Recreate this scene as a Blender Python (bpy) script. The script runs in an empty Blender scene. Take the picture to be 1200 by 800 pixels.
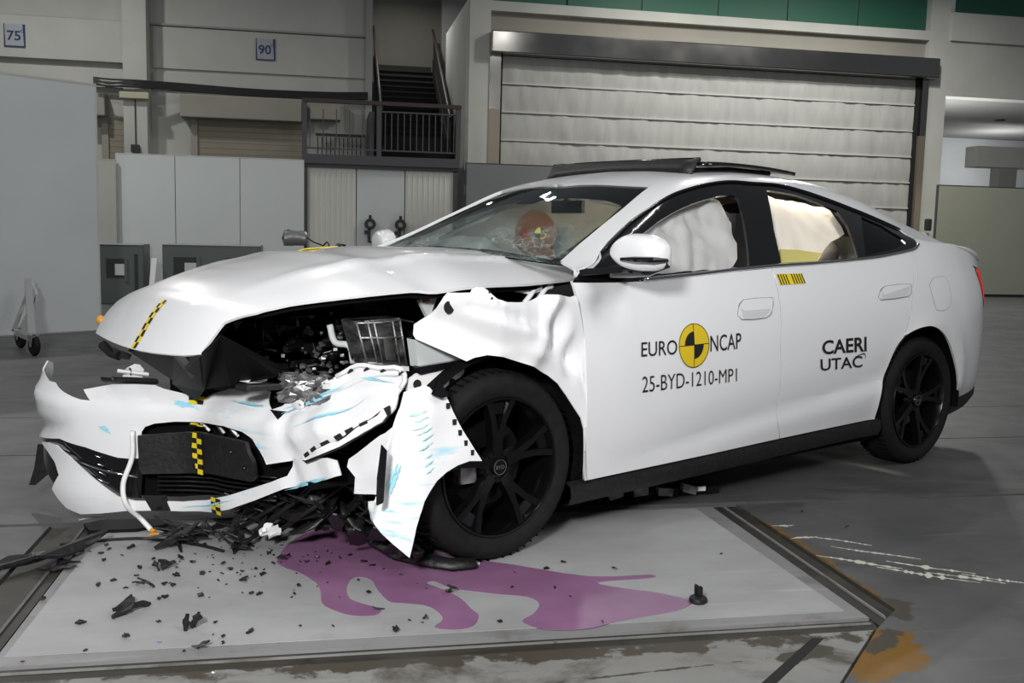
import bpy, bmesh, math, random
import numpy as np
from mathutils import Vector, Matrix, noise

SC = bpy.context.scene
COL = SC.collection
random.seed(7)

# ------------------------------------------------------------------ camera
cam = bpy.data.cameras.new('camera')
cam.sensor_width = 36.0
cam.lens = 34.374
cam.clip_end = 200
co = bpy.data.objects.new('camera', cam); COL.objects.link(co)
R_ = Vector((.98159083, -.18957013, .0232938)); U_ = Vector((-.00236271, .10989826, .99394003)); F_ = Vector((.19098129, .97569746, -.10742723))
co.matrix_world = Matrix(((R_.x, U_.x, -F_.x, 0), (R_.y, U_.y, -F_.y, 0), (R_.z, U_.z, -F_.z, 1.156), (0, 0, 0, 1)))
SC.camera = co

# ------------------------------------------------------------------ light
W = bpy.data.worlds.new('hall_ambient'); SC.world = W; W.use_nodes = True
W.node_tree.nodes['Background'].inputs[0].default_value = (.86, .93, 1, 1)
W.node_tree.nodes['Background'].inputs[1].default_value = .075
SC.view_settings.view_transform = 'Standard'; SC.view_settings.look = 'None'
SC.view_settings.exposure = 0.46; SC.view_settings.gamma = 1.0
SC.view_settings.use_curve_mapping = False

def area(name, loc, target, sx, sy, power, color=(1, 1, 1)):
    l = bpy.data.lights.new(name, 'AREA'); l.shape = 'RECTANGLE'; l.size = sx; l.size_y = sy; l.energy = power; l.spread = math.radians(170); l.color = color
    o = bpy.data.objects.new(name, l); COL.objects.link(o); o.location = loc
    d = Vector(target) - Vector(loc)
    o.rotation_euler = d.to_track_quat('-Z', 'Y').to_euler()
    return o
area('side_fill', (4.8, -.8, 5.6), (1.5, 5, .6), 3.0, 3.0, 130, (1, .99, .97))  # fill light added to brighten the rear side of the car
# flood lamp beside the photographer, and rows of ceiling lamps of the test hall
area('flood_lamp', (-.75, -.35, 2.05), (-.1, 3.6, .6), .40, .40, 118, (1, .99, .97))
for i, (x, y, pw) in enumerate([(-3.2, 1.0, 30), (-4.8, 8, 70), (-.6, 9.5, 25), (3.6, 6.0, 20), (5.5, 11, 60), (-6.0, 13.0, 190), (10.5, 17, 140), (2.2, 17.0, 14), (4.6, -.5, 8), (7.5, 18.5, 150), (0.6, 0.2, 20), (11.5, 18, 180), (-5.6, 19.0, 130), (2.1, 25.2, 45)]):  # entries near the stairs and side wall are added to brighten those walls
    area('ceiling_lamp', (x, y, 7.6), (x, y, 0), .28, .20, pw, (1, .985, .95))
pl_ = bpy.data.lights.new('bay_fill', 'POINT'); pl_.energy = 75; pl_.shadow_soft_size = .2; po_ = bpy.data.objects.new('bay_fill', pl_); COL.objects.link(po_); po_.location = (20.6, 27.3, 3.6)  # unseen fill added behind the beam to brighten the bay
pl_ = bpy.data.lights.new('bay_fill', 'POINT'); pl_.energy = 170; pl_.shadow_soft_size = .1; po_ = bpy.data.objects.new('bay_fill', pl_); COL.objects.link(po_); po_.location = (14.8, 22.3, 2.9)  # second added fill, hidden by the pillar, brightens the bay beam

# ------------------------------------------------------------------ materials
def mat(name, color=(.8, .8, .8), rough=.5, metal=0, coat=0, spec=.5, emit=None, alpha=None):
    m = bpy.data.materials.new(name); m.use_nodes = True
    b = m.node_tree.nodes['Principled BSDF']
    b.inputs['Base Color'].default_value = (*color, 1); b.inputs['Roughness'].default_value = rough; b.inputs['Metallic'].default_value = metal
    b.inputs['Coat Weight'].default_value = coat; b.inputs['Coat Roughness'].default_value = .03; b.inputs['Specular IOR Level'].default_value = spec
    if emit: b.inputs['Emission Color'].default_value = (*emit[:3], 1); b.inputs['Emission Strength'].default_value = emit[3]
    if alpha is not None: b.inputs['Alpha'].default_value = alpha
    return m
def nd(m, t, **k):
    n = m.node_tree.nodes.new(t)
    for a, v in k.items():
        if a.startswith('i_'): n.inputs[a[2:].replace('_', ' ')].default_value = v
        else: setattr(n, a, v)
    return n
def lk(m, a, b): m.node_tree.links.new(a, b)
def ramp(m, fac, stops):
    r = nd(m, 'ShaderNodeValToRGB'); e = r.color_ramp.elements
    while len(e) < len(stops): e.new(.5)
    for el, (p, c) in zip(e, stops): el.position = p; el.color = (*c, 1) if len(c) == 3 else c
    lk(m, fac, r.inputs[0]); return r.outputs[0]
def noisy(m, scale=5, detail=6, stops=None, stretch=(1, 1, 1), bump=0, rot=0, dist=0, coord='Object', target='Base Color', rough=None):
    """procedural colour and relief on a Principled material"""
    b = m.node_tree.nodes['Principled BSDF']
    tc = nd(m, 'ShaderNodeTexCoord'); mp = nd(m, 'ShaderNodeMapping'); mp.inputs['Scale'].default_value = stretch; mp.inputs['Rotation'].default_value = (0, 0, rot)
    lk(m, tc.outputs[coord], mp.inputs[0])
    n = nd(m, 'ShaderNodeTexNoise'); n.inputs['Scale'].default_value = scale; n.inputs['Detail'].default_value = detail; n.inputs['Distortion'].default_value = dist
    lk(m, mp.outputs[0], n.inputs['Vector'])
    if stops: lk(m, ramp(m, n.outputs[0], stops), b.inputs[target])
    if rough: lk(m, ramp(m, n.outputs[0], [(.3, (rough[0],) * 3), (.7, (rough[1],) * 3)]), b.inputs['Roughness'])
    if bump:
        bp = nd(m, 'ShaderNodeBump'); bp.inputs['Strength'].default_value = bump; bp.inputs['Distance'].default_value = .02
        lk(m, n.outputs[0], bp.inputs['Height']); lk(m, bp.outputs[0], b.inputs['Normal'])
    return n
def mixcol(m, fac, a, b):
    x = nd(m, 'ShaderNodeMix', data_type='RGBA'); lk(m, fac, x.inputs[0])
    for s, v in ((6, a), (7, b)):
        if isinstance(v, tuple): x.inputs[s].default_value = (*v, 1)
        else: lk(m, v, x.inputs[s])
    return x.outputs[2]

M = {}
M['white_paint'] = mat('white car paint', (.80, .81, .83), .28, 0, .6)
M['hood_paint'] = M['white_paint']
M['white_shade'] = mat('painted handle shade', (.62, .63, .65), .35)  # greyer white: shade of the handle recess put into the colour
M['handle_gap'] = mat('thin shut line', (.28, .28, .29), .7)
M['gloss_black'] = mat('gloss black', (.006, .006, .007), .12, 0, .5)
M['black_plastic'] = mat('black plastic', (.012, .012, .013), .5)
noisy(M['black_plastic'], 60, 4, [(.3, (.005, .005, .005)), (.7, (.014, .014, .015))], bump=.15)
M['smear_blue'] = mat('blue barrier paint', (.30, .66, .82), .5)
M['smear_teal'] = mat('teal barrier paint', (.42, .82, .80), .5)
M['matt_black'] = mat('matt black moulding', (.0035, .0035, .004), .5, spec=.15)
M['engine_black'] = mat('oily black plastic', (.004, .004, .0045), .3, spec=.5)
M['dark_liner'] = mat('dark liner', (.004, .004, .004), .9, spec=.1)
M['rubber'] = mat('tyre rubber', (.008, .008, .008), .8, spec=.2)
noisy(M['rubber'], 30, 5, [(.3, (.0065, .0065, .0065)), (.8, (.013, .0125, .012))], bump=.05)
M['rim_black'] = mat('gloss black alloy', (.003, .003, .0035), .22, 0, .3, .35)
M['chrome'] = mat('chrome', (.7, .7, .7), .12, 1)
M['strip_grey'] = mat('grey strip', (.06, .06, .06), .5)
M['lamp_grey'] = mat('grey lamp body', (.22, .22, .22), .35, .4)
M['chrome_matt'] = mat('galvanised steel', (.42, .42, .43), .45, .5)
M['dark_chrome'] = mat('dark chrome', (.10, .10, .105), .15, 1)
M['steel'] = mat('brushed steel', (.30, .29, .275), .3, 1)
noisy(M['steel'], 6, 4, stretch=(.3, 8, 8), bump=.03, rough=(.22, .42))
M['steel_smooth'] = mat('polished steel', (.36, .35, .33), .16, 1)
noisy(M['steel_smooth'], .6, 3, rough=(.10, .24))
M['tan_steel'] = mat('tan steel', (.30, .25, .20), .4, .6)
M['grey_metal'] = mat('grey cast metal', (.28, .28, .29), .45, .8)
noisy(M['grey_metal'], 25, 4, [(.3, (.16, .16, .17)), (.7, (.42, .42, .42))], bump=.3)
M['dark_metal'] = mat('dark metal', (.02, .02, .022), .3, .7)
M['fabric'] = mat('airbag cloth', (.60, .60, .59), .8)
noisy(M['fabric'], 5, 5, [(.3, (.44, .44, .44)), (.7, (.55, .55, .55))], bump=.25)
M['fabric_lit'] = mat('airbag cloth, rear', (.86, .80, .70), .8)  # brighter, warmer copy of the airbag cloth, with lamp light in its colour
M['glow_yellow'] = mat('painted warm glow', (.55, .50, .16), .8)  # warm light on the rear airbag, put into the colour
M['yellow'] = mat('yellow tape', (.80, .62, .02), .5)
M['tape_black'] = mat('black tape', (.01, .01, .01), .5)
M['letter'] = mat('black lettering', (.012, .012, .013), .5)
M['logo_yellow'] = mat('yellow logo', (.72, .52, .02), .4)
M['dummy_skin'] = mat('dummy skin', (.22, .075, .028), .6)
M['dummy_suit'] = mat('dummy suit', (.02, .022, .03), .8)
M['dummy_red'] = mat('red paint', (.35, .03, .025), .6)
M['seat_cloth'] = mat('dark seat cloth', (.014, .014, .016), .8)
M['tail_red'] = mat('red tail lamp', (.5, .012, .012), .2, 0, .5, emit=(1, .03, .03, .25))
M['puddle'] = mat('purple coolant', (.2, .08, .17), .15)
noisy(M['puddle'], 3, 4, [(.3, (.20, .095, .185)), (.7, (.29, .145, .27))])
M['orange'] = mat('orange plastic', (.70, .30, .03), .4)
M['blue'] = mat('blue plastic', (.03, .12, .5), .4)
M['white_plastic'] = mat('white plastic', (.82, .82, .82), .4)
M['clear_grey'] = mat('smoked clear plastic', (.12, .12, .12), .12, 0, .5)
noisy(M['clear_grey'], 9, 4, [(.4, (.012, .012, .013)), (.8, (.12, .12, .118))], stretch=(1, 1, 2.5), bump=.3)
M['sign_white'] = mat('sign enamel', (.34, .36, .39), .5)
M['sign_blue'] = mat('sign blue', (.012, .025, .11), .5)
# bumper: same paint with smears of blue barrier paint
mb = M['smear_paint'] = mat('smeared white paint', (.8, .81, .83), .32, 0, .5)
tc = nd(mb, 'ShaderNodeTexCoord'); mp = nd(mb, 'ShaderNodeMapping'); mp.inputs['Rotation'].default_value = (0, .6, 0); mp.inputs['Scale'].default_value = (1, 1.6, 9)
lk(mb, tc.outputs['Object'], mp.inputs[0])
n1 = nd(mb, 'ShaderNodeTexNoise'); n1.inputs['Scale'].default_value = 4.2; n1.inputs['Detail'].default_value = 8; n1.inputs['Roughness'].default_value = .68; lk(mb, mp.outputs[0], n1.inputs[0])
n2 = nd(mb, 'ShaderNodeTexNoise'); n2.inputs['Scale'].default_value = 2.6; n2.inputs['Detail'].default_value = 3; lk(mb, tc.outputs['Object'], n2.inputs[0])
f1 = ramp(mb, n1.outputs[0], [(.54, (0, 0, 0)), (.66, (1, 1, 1))]); f2 = ramp(mb, n2.outputs[0], [(.44, (0, 0, 0)), (.56, (1, 1, 1))])
mu = nd(mb, 'ShaderNodeMath', operation='MULTIPLY'); lk(mb, f1, mu.inputs[0]); lk(mb, f2, mu.inputs[1])
sx_ = nd(mb, 'ShaderNodeSeparateXYZ'); lk(mb, tc.outputs['Object'], sx_.inputs[0]); mr_ = nd(mb, 'ShaderNodeMapRange'); mr_.inputs[1].default_value = -.15; mr_.inputs[2].default_value = .35; mr_.inputs[3].default_value = .12; lk(mb, sx_.outputs[1], mr_.inputs[0])
mv = nd(mb, 'ShaderNodeMath', operation='MULTIPLY'); lk(mb, mu.outputs[0], mv.inputs[0]); lk(mb, mr_.outputs[0], mv.inputs[1])
lk(mb, mixcol(mb, mv.outputs[0], (.80, .81, .83), (.22, .60, .80)), mb.node_tree.nodes['Principled BSDF'].inputs['Base Color'])

# glass: thin clear panes
def glass(name, tint, alpha, rough=.02, crack=False):
    m = bpy.data.materials.new(name); m.use_nodes = True; nt = m.node_tree; nt.nodes.remove(nt.nodes['Principled BSDF'])
    out = nt.nodes['Material Output']
    tr = nd(m, 'ShaderNodeBsdfTransparent'); tr.inputs[0].default_value = (*tint, 1)
    gl = nd(m, 'ShaderNodeBsdfGlossy'); gl.inputs['Roughness'].default_value = rough; gl.inputs[0].default_value = (.9, .95, .95, 1)
    fr = nd(m, 'ShaderNodeFresnel'); fr.inputs[0].default_value = 1.35; gy = nd(m, 'ShaderNodeNewGeometry'); bf = nd(m, 'ShaderNodeMath', operation='SUBTRACT'); bf.inputs[0].default_value = 1; lk(m, gy.outputs['Backfacing'], bf.inputs[1]); fm = nd(m, 'ShaderNodeMath', operation='MULTIPLY'); lk(m, fr.outputs[0], fm.inputs[0]); lk(m, bf.outputs[0], fm.inputs[1])
    mx = nd(m, 'ShaderNodeMixShader'); lk(m, tr.outputs[0], mx.inputs[1]); lk(m, gl.outputs[0], mx.inputs[2])
    ad = nd(m, 'ShaderNodeMath', operation='MULTIPLY_ADD'); ad.inputs[1].default_value = 1.0; ad.inputs[2].default_value = alpha; lk(m, fm.outputs[0], ad.inputs[0]); lk(m, ad.outputs[0], mx.inputs[0])
    last = mx.outputs[0]
    if crack:
        tc = nd(m, 'ShaderNodeTexCoord'); mp = nd(m, 'ShaderNodeMapping'); mp.inputs['Scale'].default_value = (1, 1, 1.2); lk(m, tc.outputs['Object'], mp.inputs[0])
        nz = nd(m, 'ShaderNodeTexNoise'); nz.inputs['Scale'].default_value = 6; lk(m, mp.outputs[0], nz.inputs[0])
        mm = nd(m, 'ShaderNodeMix', data_type='RGBA'); mm.inputs[0].default_value = .12; lk(m, mp.outputs[0], mm.inputs[6]); lk(m, nz.outputs['Color'], mm.inputs[7])
        vo = nd(m, 'ShaderNodeTexVoronoi', feature='DISTANCE_TO_EDGE'); vo.inputs['Scale'].default_value = 34; lk(m, mm.outputs[2], vo.inputs['Vector'])
        ed = ramp(m, vo.outputs['Distance'], [(.0, (1, 1, 1)), (.06, (0, 0, 0))])
        sp = nd(m, 'ShaderNodeSeparateXYZ'); lk(m, tc.outputs['Object'], sp.inputs[0])
        zf = nd(m, 'ShaderNodeMapRange'); zf.inputs[1].default_value = 1.27; zf.inputs[2].default_value = 1.10; lk(m, sp.outputs[2], zf.inputs[0])
        n3 = nd(m, 'ShaderNodeTexNoise'); n3.inputs['Scale'].default_value = 5; n3.inputs['Detail'].default_value = 6; lk(m, tc.outputs['Object'], n3.inputs[0])
        pf = ramp(m, n3.outputs[0], [(.42, (0, 0, 0)), (.62, (1, 1, 1))])
        a1 = nd(m, 'ShaderNodeMath', operation='MULTIPLY'); lk(m, zf.outputs[0], a1.inputs[0]); lk(m, pf, a1.inputs[1])
        a2 = nd(m, 'ShaderNodeMath', operation='MULTIPLY'); lk(m, a1.outputs[0], a2.inputs[0]); lk(m, ed, a2.inputs[1])
        a3 = nd(m, 'ShaderNodeMath', operation='MULTIPLY_ADD'); a3.inputs[1].default_value = .10; lk(m, a1.outputs[0], a3.inputs[0]); 
        a4 = nd(m, 'ShaderNodeMath', operation='MULTIPLY'); a4.inputs[1].default_value = .55; lk(m, a2.outputs[0], a4.inputs[0]); lk(m, a4.outputs[0], a3.inputs[2])
        df = nd(m, 'ShaderNodeBsdfDiffuse'); df.inputs[0].default_value = (.62, .72, .68, 1)
        m2 = nd(m, 'ShaderNodeMixShader'); lk(m, a3.outputs[0], m2.inputs[0]); lk(m, last, m2.inputs[1]); lk(m, df.outputs[0], m2.inputs[2]); last = m2.outputs[0]
    lk(m, last, out.inputs[0]); return m
M['windshield'] = glass('cracked windscreen', (.84, .88, .87), .01, .02, True)
M['tint_glass'] = glass('dark privacy glass', (.06, .065, .07), .03)
M['green_glass'] = mat('green glazing', (.018, .105, .065), .6)

# hall surfaces
def wallmat(name, c, s=.06, sc=1.2):
    m = mat(name, c, .85, spec=.25)
    noisy(m, sc, 6, [(.3, tuple(v * (1 - s) for v in c)), (.7, tuple(min(1, v * (1 + s)) for v in c))], bump=.03)
    return m
M['wall'] = wallmat('off white plaster', (.46, .46, .43)); M['wall_grey'] = wallmat('grey plaster', (.30, .30, .29))
M['beam'] = wallmat('cream painted beam', (.50, .50, .46)); M['panel_grey'] = wallmat('grey white panel', (.54, .57, .575), .04); M['panel_white'] = wallmat('low white panel', (.62, .655, .65), .03)
M['panel_board'] = wallmat('greenish grey board', (.345, .355, .28), .04); M['panel_dark'] = wallmat('dark grey board', (.20, .205, .21), .05)
M['shutter'] = wallmat('beige shutter', (.30, .285, .245), .05); M['shutter_dark'] = wallmat('dark beige shutter', (.26, .24, .19), .05)
M['corrugated'] = wallmat('ribbed cream steel', (.58, .58, .54), .04); M['corrugated'].node_tree.nodes['Principled BSDF'].inputs['Roughness'].default_value = .4
M['curtain'] = wallmat('white door cloth', (.46, .46, .435), .06, 2)
noisy(M['curtain'], 2.2, 6, [(.3, (.37, .368, .345)), (.7, (.45, .447, .42))], stretch=(2.2, 1, .5), bump=.8)
M['curtain_bar'] = wallmat('white door bar', (.50, .50, .47), .03)
M['cabinet'] = mat('grey green cabinet', (.085, .105, .10), .45); M['cabinet_dark'] = mat('dark recess', (.02, .024, .023), .6)
M['rail_dark'] = mat('dark grey railing', (.055, .057, .062), .5); M['rail_rust'] = mat('brown handrail', (.035, .02, .017), .5)
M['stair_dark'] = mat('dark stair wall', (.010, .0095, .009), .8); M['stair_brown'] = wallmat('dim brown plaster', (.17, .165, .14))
M['cable'] = mat('black cable', (.02, .02, .02), .6); M['pale_lamp'] = wallmat('pale fitting', (.45, .43, .32))

def floormat(name, base, dark, scratch, grime, gs, rough=(.3, .5), spec=.22):
    m = mat(name, base, .4, spec=spec); b = m.node_tree.nodes['Principled BSDF']
    tc = nd(m, 'ShaderNodeTexCoord')
    def nz(scale, det, st, rot, ro=.6, di=0):
        mp = nd(m, 'ShaderNodeMapping'); mp.inputs['Scale'].default_value = st; mp.inputs['Rotation'].default_value = (0, 0, rot); lk(m, tc.outputs['Object'], mp.inputs[0])
        n = nd(m, 'ShaderNodeTexNoise'); n.inputs['Scale'].default_value = scale; n.inputs['Detail'].default_value = det; n.inputs['Roughness'].default_value = ro; n.inputs['Distortion'].default_value = di
        lk(m, mp.outputs[0], n.inputs[0]); return n.outputs[0]
    c = ramp(m, nz(1.3, 8, (1, 1.6, 1), .2), [(.3, dark), (.68, base)])
    fs = ramp(m, nz(5, 6, (.18, 3.2, 1), .12, .7), [(.60, (0, 0, 0)), (.75, (1, 1, 1))])
    c = mixcol(m, fs, c, scratch)
    fg = ramp(m, nz(gs, 8, (1, 1.5, 1), -.3, .7, .6), [(.52, (0, 0, 0)), (.66, (1, 1, 1))])
    c = mixcol(m, fg, c, grime)
    lk(m, c, b.inputs['Base Color'])
    lk(m, ramp(m, nz(3, 6, (1, 1, 1), 0), [(.3, (rough[0],) * 3), (.7, (rough[1],) * 3)]), b.inputs['Roughness'])
    return m
def stain(m, masks):
    """grime and rust worn into a floor: masks are (x0, y0, sx, sy, rotation, noise scale, threshold, colour)"""
    b = m.node_tree.nodes['Principled BSDF']; src = b.inputs['Base Color'].links[0].from_socket; tc = nd(m, 'ShaderNodeTexCoord')
    for x0, y0, sx, sy, rot, ns, th, col in masks:
        mp = nd(m, 'ShaderNodeMapping', vector_type='TEXTURE'); mp.inputs['Location'].default_value = (x0, y0, 0); mp.inputs['Rotation'].default_value = (0, 0, rot); mp.inputs['Scale'].default_value = (sx, sy, 1e3); lk(m, tc.outputs['Object'], mp.inputs[0])
        ln = nd(m, 'ShaderNodeVectorMath', operation='LENGTH'); lk(m, mp.outputs[0], ln.inputs[0])
        n = nd(m, 'ShaderNodeTexNoise'); n.inputs['Scale'].default_value = ns; n.inputs['Detail'].default_value = 8; n.inputs['Roughness'].default_value = .65; lk(m, tc.outputs['Object'], n.inputs[0])
        s1 = nd(m, 'ShaderNodeMath', operation='MULTIPLY_ADD'); s1.inputs[1].default_value = 2.2; lk(m, n.outputs[0], s1.inputs[0]); s2 = nd(m, 'ShaderNodeMath', operation='MULTIPLY'); s2.inputs[1].default_value = -1.; lk(m, ln.outputs['Value'], s2.inputs[0]); lk(m, s2.outputs[0], s1.inputs[2])
        src = mixcol(m, ramp(m, s1.outputs[0], [(th, (0, 0, 0)), (th + .10, (1, 1, 1))]), src, col)
    lk(m, src, b.inputs['Base Color'])
BR = (.055, .048, .036); RU = (.16, .08, .010)
M['floor'] = floormat('grey painted concrete', (.100, .104, .103), (.068, .071, .070), (.13, .133, .13), (.055, .056, .054), 1.1, (.35, .55))
M['floor_stained'] = floormat('stained grey concrete', (.100, .104, .103), (.068, .071, .070), (.13, .133, .13), (.055, .056, .054), 1.1, (.35, .55))
stain(M['floor_stained'], [(1.81, 3.3, .035, .75, 0, 9, .48, RU), (1.56, 2.42, .19, .10, .75, 7, .0, RU), (1.62, 2.5, .18, .05, .75, 14, .42, BR), (1.80, 2.72, .10, .09, .5, 8, .25, BR), (1.80, 3.2, .02, .9, 0, 20, .45, BR)])
M['floor_far'] = M['floor']
M['plate'] = floormat('pale grey steel plate', (.36, .365, .37), (.245, .248, .252), (.42, .425, .43), (.26, .26, .26), .9, (.4, .6))
M['plate_edge'] = floormat('plate border', (.23, .23, .235), (.18, .18, .182), (.30, .30, .30), (.14, .135, .12), 2.5, (.35, .55))
M['worn'] = floormat('worn concrete', (.23, .23, .222), (.155, .155, .147), (.25, .25, .24), (.075, .067, .052), 2.3, (.4, .6))
stain(M['worn'], [(.4, 2.575, 2.5, .052, 0, 7, .66, BR), (.4, 2.55, 2.5, .12, 0, 5, .76, BR), (1.36, 2.45, .16, .07, .4, 8, .55, BR), (.9, 2.40, .9, .015, .1, 14, .80, BR)])
M['rust'] = floormat('rust stained concrete', (.185, .095, .018), (.085, .06, .03), (.22, .12, .02), (.06, .05, .035), 5, (.5, .7))
M['channel'] = floormat('dirty steel channel', (.045, .040, .033), (.022, .020, .017), (.08, .072, .06), (.017, .016, .013), 5, (.4, .6))
M['gap'] = mat('dark joint', (.008, .008, .008), .9)
M['scuff'] = mat('chalky scrape', (.50, .50, .44), .8)

# ------------------------------------------------------------------ helpers
_sh = {}
def link(name, me, m=None, parent=None, smooth=False):
    o = bpy.data.objects.new(name, me); COL.objects.link(o)
    if m is not None and not me.materials: me.materials.append(m)
    if smooth: me.shade_smooth()
    if parent is not None: o.parent = parent
    return o
def tag(o, label=None, cat=None, group=None, kind=None):
    if label: o['label'] = label
    if cat: o['category'] = cat
    if group: o['group'] = group
    if kind: o['kind'] = kind
    return o
def struct(o): o['kind'] = 'structure'; return o
def empty(name, loc=(0, 0, 0), rz=0, label=None, cat=None, group=None):
    o = bpy.data.objects.new(name, None); COL.objects.link(o); o.location = loc; o.rotation_euler = (0, 0, rz); o.empty_display_size = .1
    return tag(o, label, cat, group)
class MB:
    """collects shapes into one mesh"""
    def __init__(s): s.v = []; s.f = []; s.mi = []; s.cur = 0
    def add(s, vs, fs):
        n = len(s.v); s.v += [tuple(a) for a in vs]; s.f += [tuple(i + n for i in f) for f in fs]; s.mi += [s.cur] * len(fs); return s
    def box(s, c, d, rot=None):
        hx, hy, hz = d[0] / 2, d[1] / 2, d[2] / 2
        vs = [Vector((x, y, z)) for x in (-hx, hx) for y in (-hy, hy) for z in (-hz, hz)]
        if rot is not None: vs = [rot @ v for v in vs]
        c = Vector(c)
        return s.add([v + c for v in vs], [(0, 1, 3, 2), (4, 6, 7, 5), (0, 4, 5, 1), (2, 3, 7, 6), (0, 2, 6, 4), (1, 5, 7, 3)])
    def rect(s, x0, x1, y0, y1, z0, z1): return s.box(((x0+x1)/2, (y0+y1)/2, (z0+z1)/2), (abs(x1-x0), abs(y1-y0), abs(z1-z0)))
    def tube(s, pts, r, n=8, caps=True):
        pts = [Vector(p) for p in pts]; rs = r if isinstance(r, (list, tuple)) else [r] * len(pts); vs = []; fs = []; up = None
        for i, p in enumerate(pts):
            t = (pts[min(i+1, len(pts)-1)] - pts[max(i-1, 0)]).normalized()
            if up is None: up = t.orthogonal().normalized()
            up = (up - t * up.dot(t)).normalized(); w = t.cross(up)
            vs += [p + (up * math.cos(2*math.pi*k/n) + w * math.sin(2*math.pi*k/n)) * rs[i] for k in range(n)]
        for i in range(len(pts) - 1):
            for k in range(n): fs.append((i*n+k, i*n+(k+1) % n, (i+1)*n+(k+1) % n, (i+1)*n+k))
        if caps: fs.append(tuple(range(n))[::-1]); fs.append(tuple((len(pts)-1)*n+k for k in range(n)))
        return s.add(vs, fs)
    def lathe(s, prof, axis='y', n=48, center=(0, 0, 0), closed=False):
        vs = []; fs = []; c = Vector(center)
        for k in range(n):
            a = 2*math.pi*k/n
            for (r, h) in prof:
                if axis == 'y': vs.append(c + Vector((r*math.cos(a), h, r*math.sin(a))))
                elif axis == 'x': vs.append(c + Vector((h, r*math.cos(a), r*math.sin(a))))
                else: vs.append(c + Vector((r*math.cos(a), r*math.sin(a), h)))
        m = len(prof)
        for k in range(n):
            for i in range(m - (0 if closed else 1)): fs.append((k*m+i, ((k+1) % n)*m+i, ((k+1) % n)*m+(i+1) % m, k*m+(i+1) % m))
        return s.add(vs, fs)
    def prism(s, poly, d):
        """flat polygon (3-D points) thickened along vector d"""
        d = Vector(d); a = [Vector(p) for p in poly]; n = len(a)
        return s.add(a + [p + d for p in a], [tuple(range(n))[::-1], tuple(range(n, 2*n))] + [(i, (i+1) % n, (i+1) % n + n, i + n) for i in range(n)])
    def mesh(s, name):
        me = bpy.data.meshes.new(name); me.from_pydata(s.v, [], s.f)
        if any(s.mi): me.polygons.foreach_set('material_index', s.mi)
        bm = bmesh.new(); bm.from_mesh(me); bmesh.ops.recalc_face_normals(bm, faces=bm.faces); bm.to_mesh(me); bm.free()
        me.update(); return me
    def obj(s, name, m=None, parent=None, smooth=False, bevel=0, mats=None, sharp=None):
        me = s.mesh(name)
        for x in (mats or []): me.materials.append(x)
        o = link(name, me, m if not mats else None, parent, smooth)
        if sharp is not None: me.shade_smooth(); me.set_sharp_from_angle(angle=math.radians(sharp))
        if bevel:
            b = o.modifiers.new('bevel', 'BEVEL'); b.width = bevel; b.segments = 2; b.limit_method = 'ANGLE'
        return o
def rects(name, m, parent, *rs, bevel=0):
    mb = MB()
    for r in rs: mb.rect(*r)
    return mb.obj(name, m, parent, bevel=bevel)
def curve_pts(pts, n=4, closed=False):
    """Catmull-Rom refinement of a polyline of any dimension"""
    P = [np.array(p, float) for p in pts]; out = []; m = len(P)
    for i in range(m - (0 if closed else 1)):
        a = P[i-1] if (i > 0 or closed) else 2*P[0]-P[1]; b = P[i]; c = P[(i+1) % m]; d = P[(i+2) % m] if (i+2 < m or closed) else 2*P[-1]-P[-2]
        for k in range(n):
            t = k/n; out.append(tuple(.5*((2*b)+(c-a)*t+(2*a-5*b+4*c-d)*t*t+(3*b-a-3*c+d)*t**3)))
    if not closed: out.append(tuple(P[-1]))
    return out
def cut_flat(loops, step):
    """fill flat loops (first outer, then holes) and cut them into a grid; returns verts, faces, border edges"""
    bm = bmesh.new()
    for l in loops:
        vs = [bm.verts.new((float(a), float(b), 0)) for a, b in l]
        for i in range(len(vs)): bm.edges.new((vs[i], vs[(i+1) % len(vs)]))
    bmesh.ops.triangle_fill(bm, edges=bm.edges[:], use_beauty=True, use_dissolve=False, normal=(0, 0, 1))
    xs = [v.co.x for v in bm.verts]; ys = [v.co.y for v in bm.verts]
    for ax, lo, hi, st in ((0, min(xs), max(xs), step[0]), (1, min(ys), max(ys), step[1])):
        n = int((hi - lo) / st)
        for k in range(1, n + 1):
            c = lo + (hi - lo) * k / (n + 1); co_ = [0, 0, 0]; no = [0, 0, 0]; co_[ax] = c; no[ax] = 1
            bmesh.ops.bisect_plane(bm, geom=bm.verts[:] + bm.edges[:] + bm.faces[:], dist=1e-5, plane_co=co_, plane_no=no)
    bmesh.ops.join_triangles(bm, faces=bm.faces[:], angle_face_threshold=3.1, angle_shape_threshold=3.1, cmp_seam=False)
    bm.verts.index_update()
    V = np.array([v.co[:2] for v in bm.verts]); Fc = [[v.index for v in f.verts] for f in bm.faces]
    B = []
    for e in bm.edges:
        if len(e.link_faces) == 1:
            l = e.link_loops[0]; B.append((l.vert.index, l.link_loop_next.vert.index))
    bm.free(); return V, Fc, B
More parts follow.
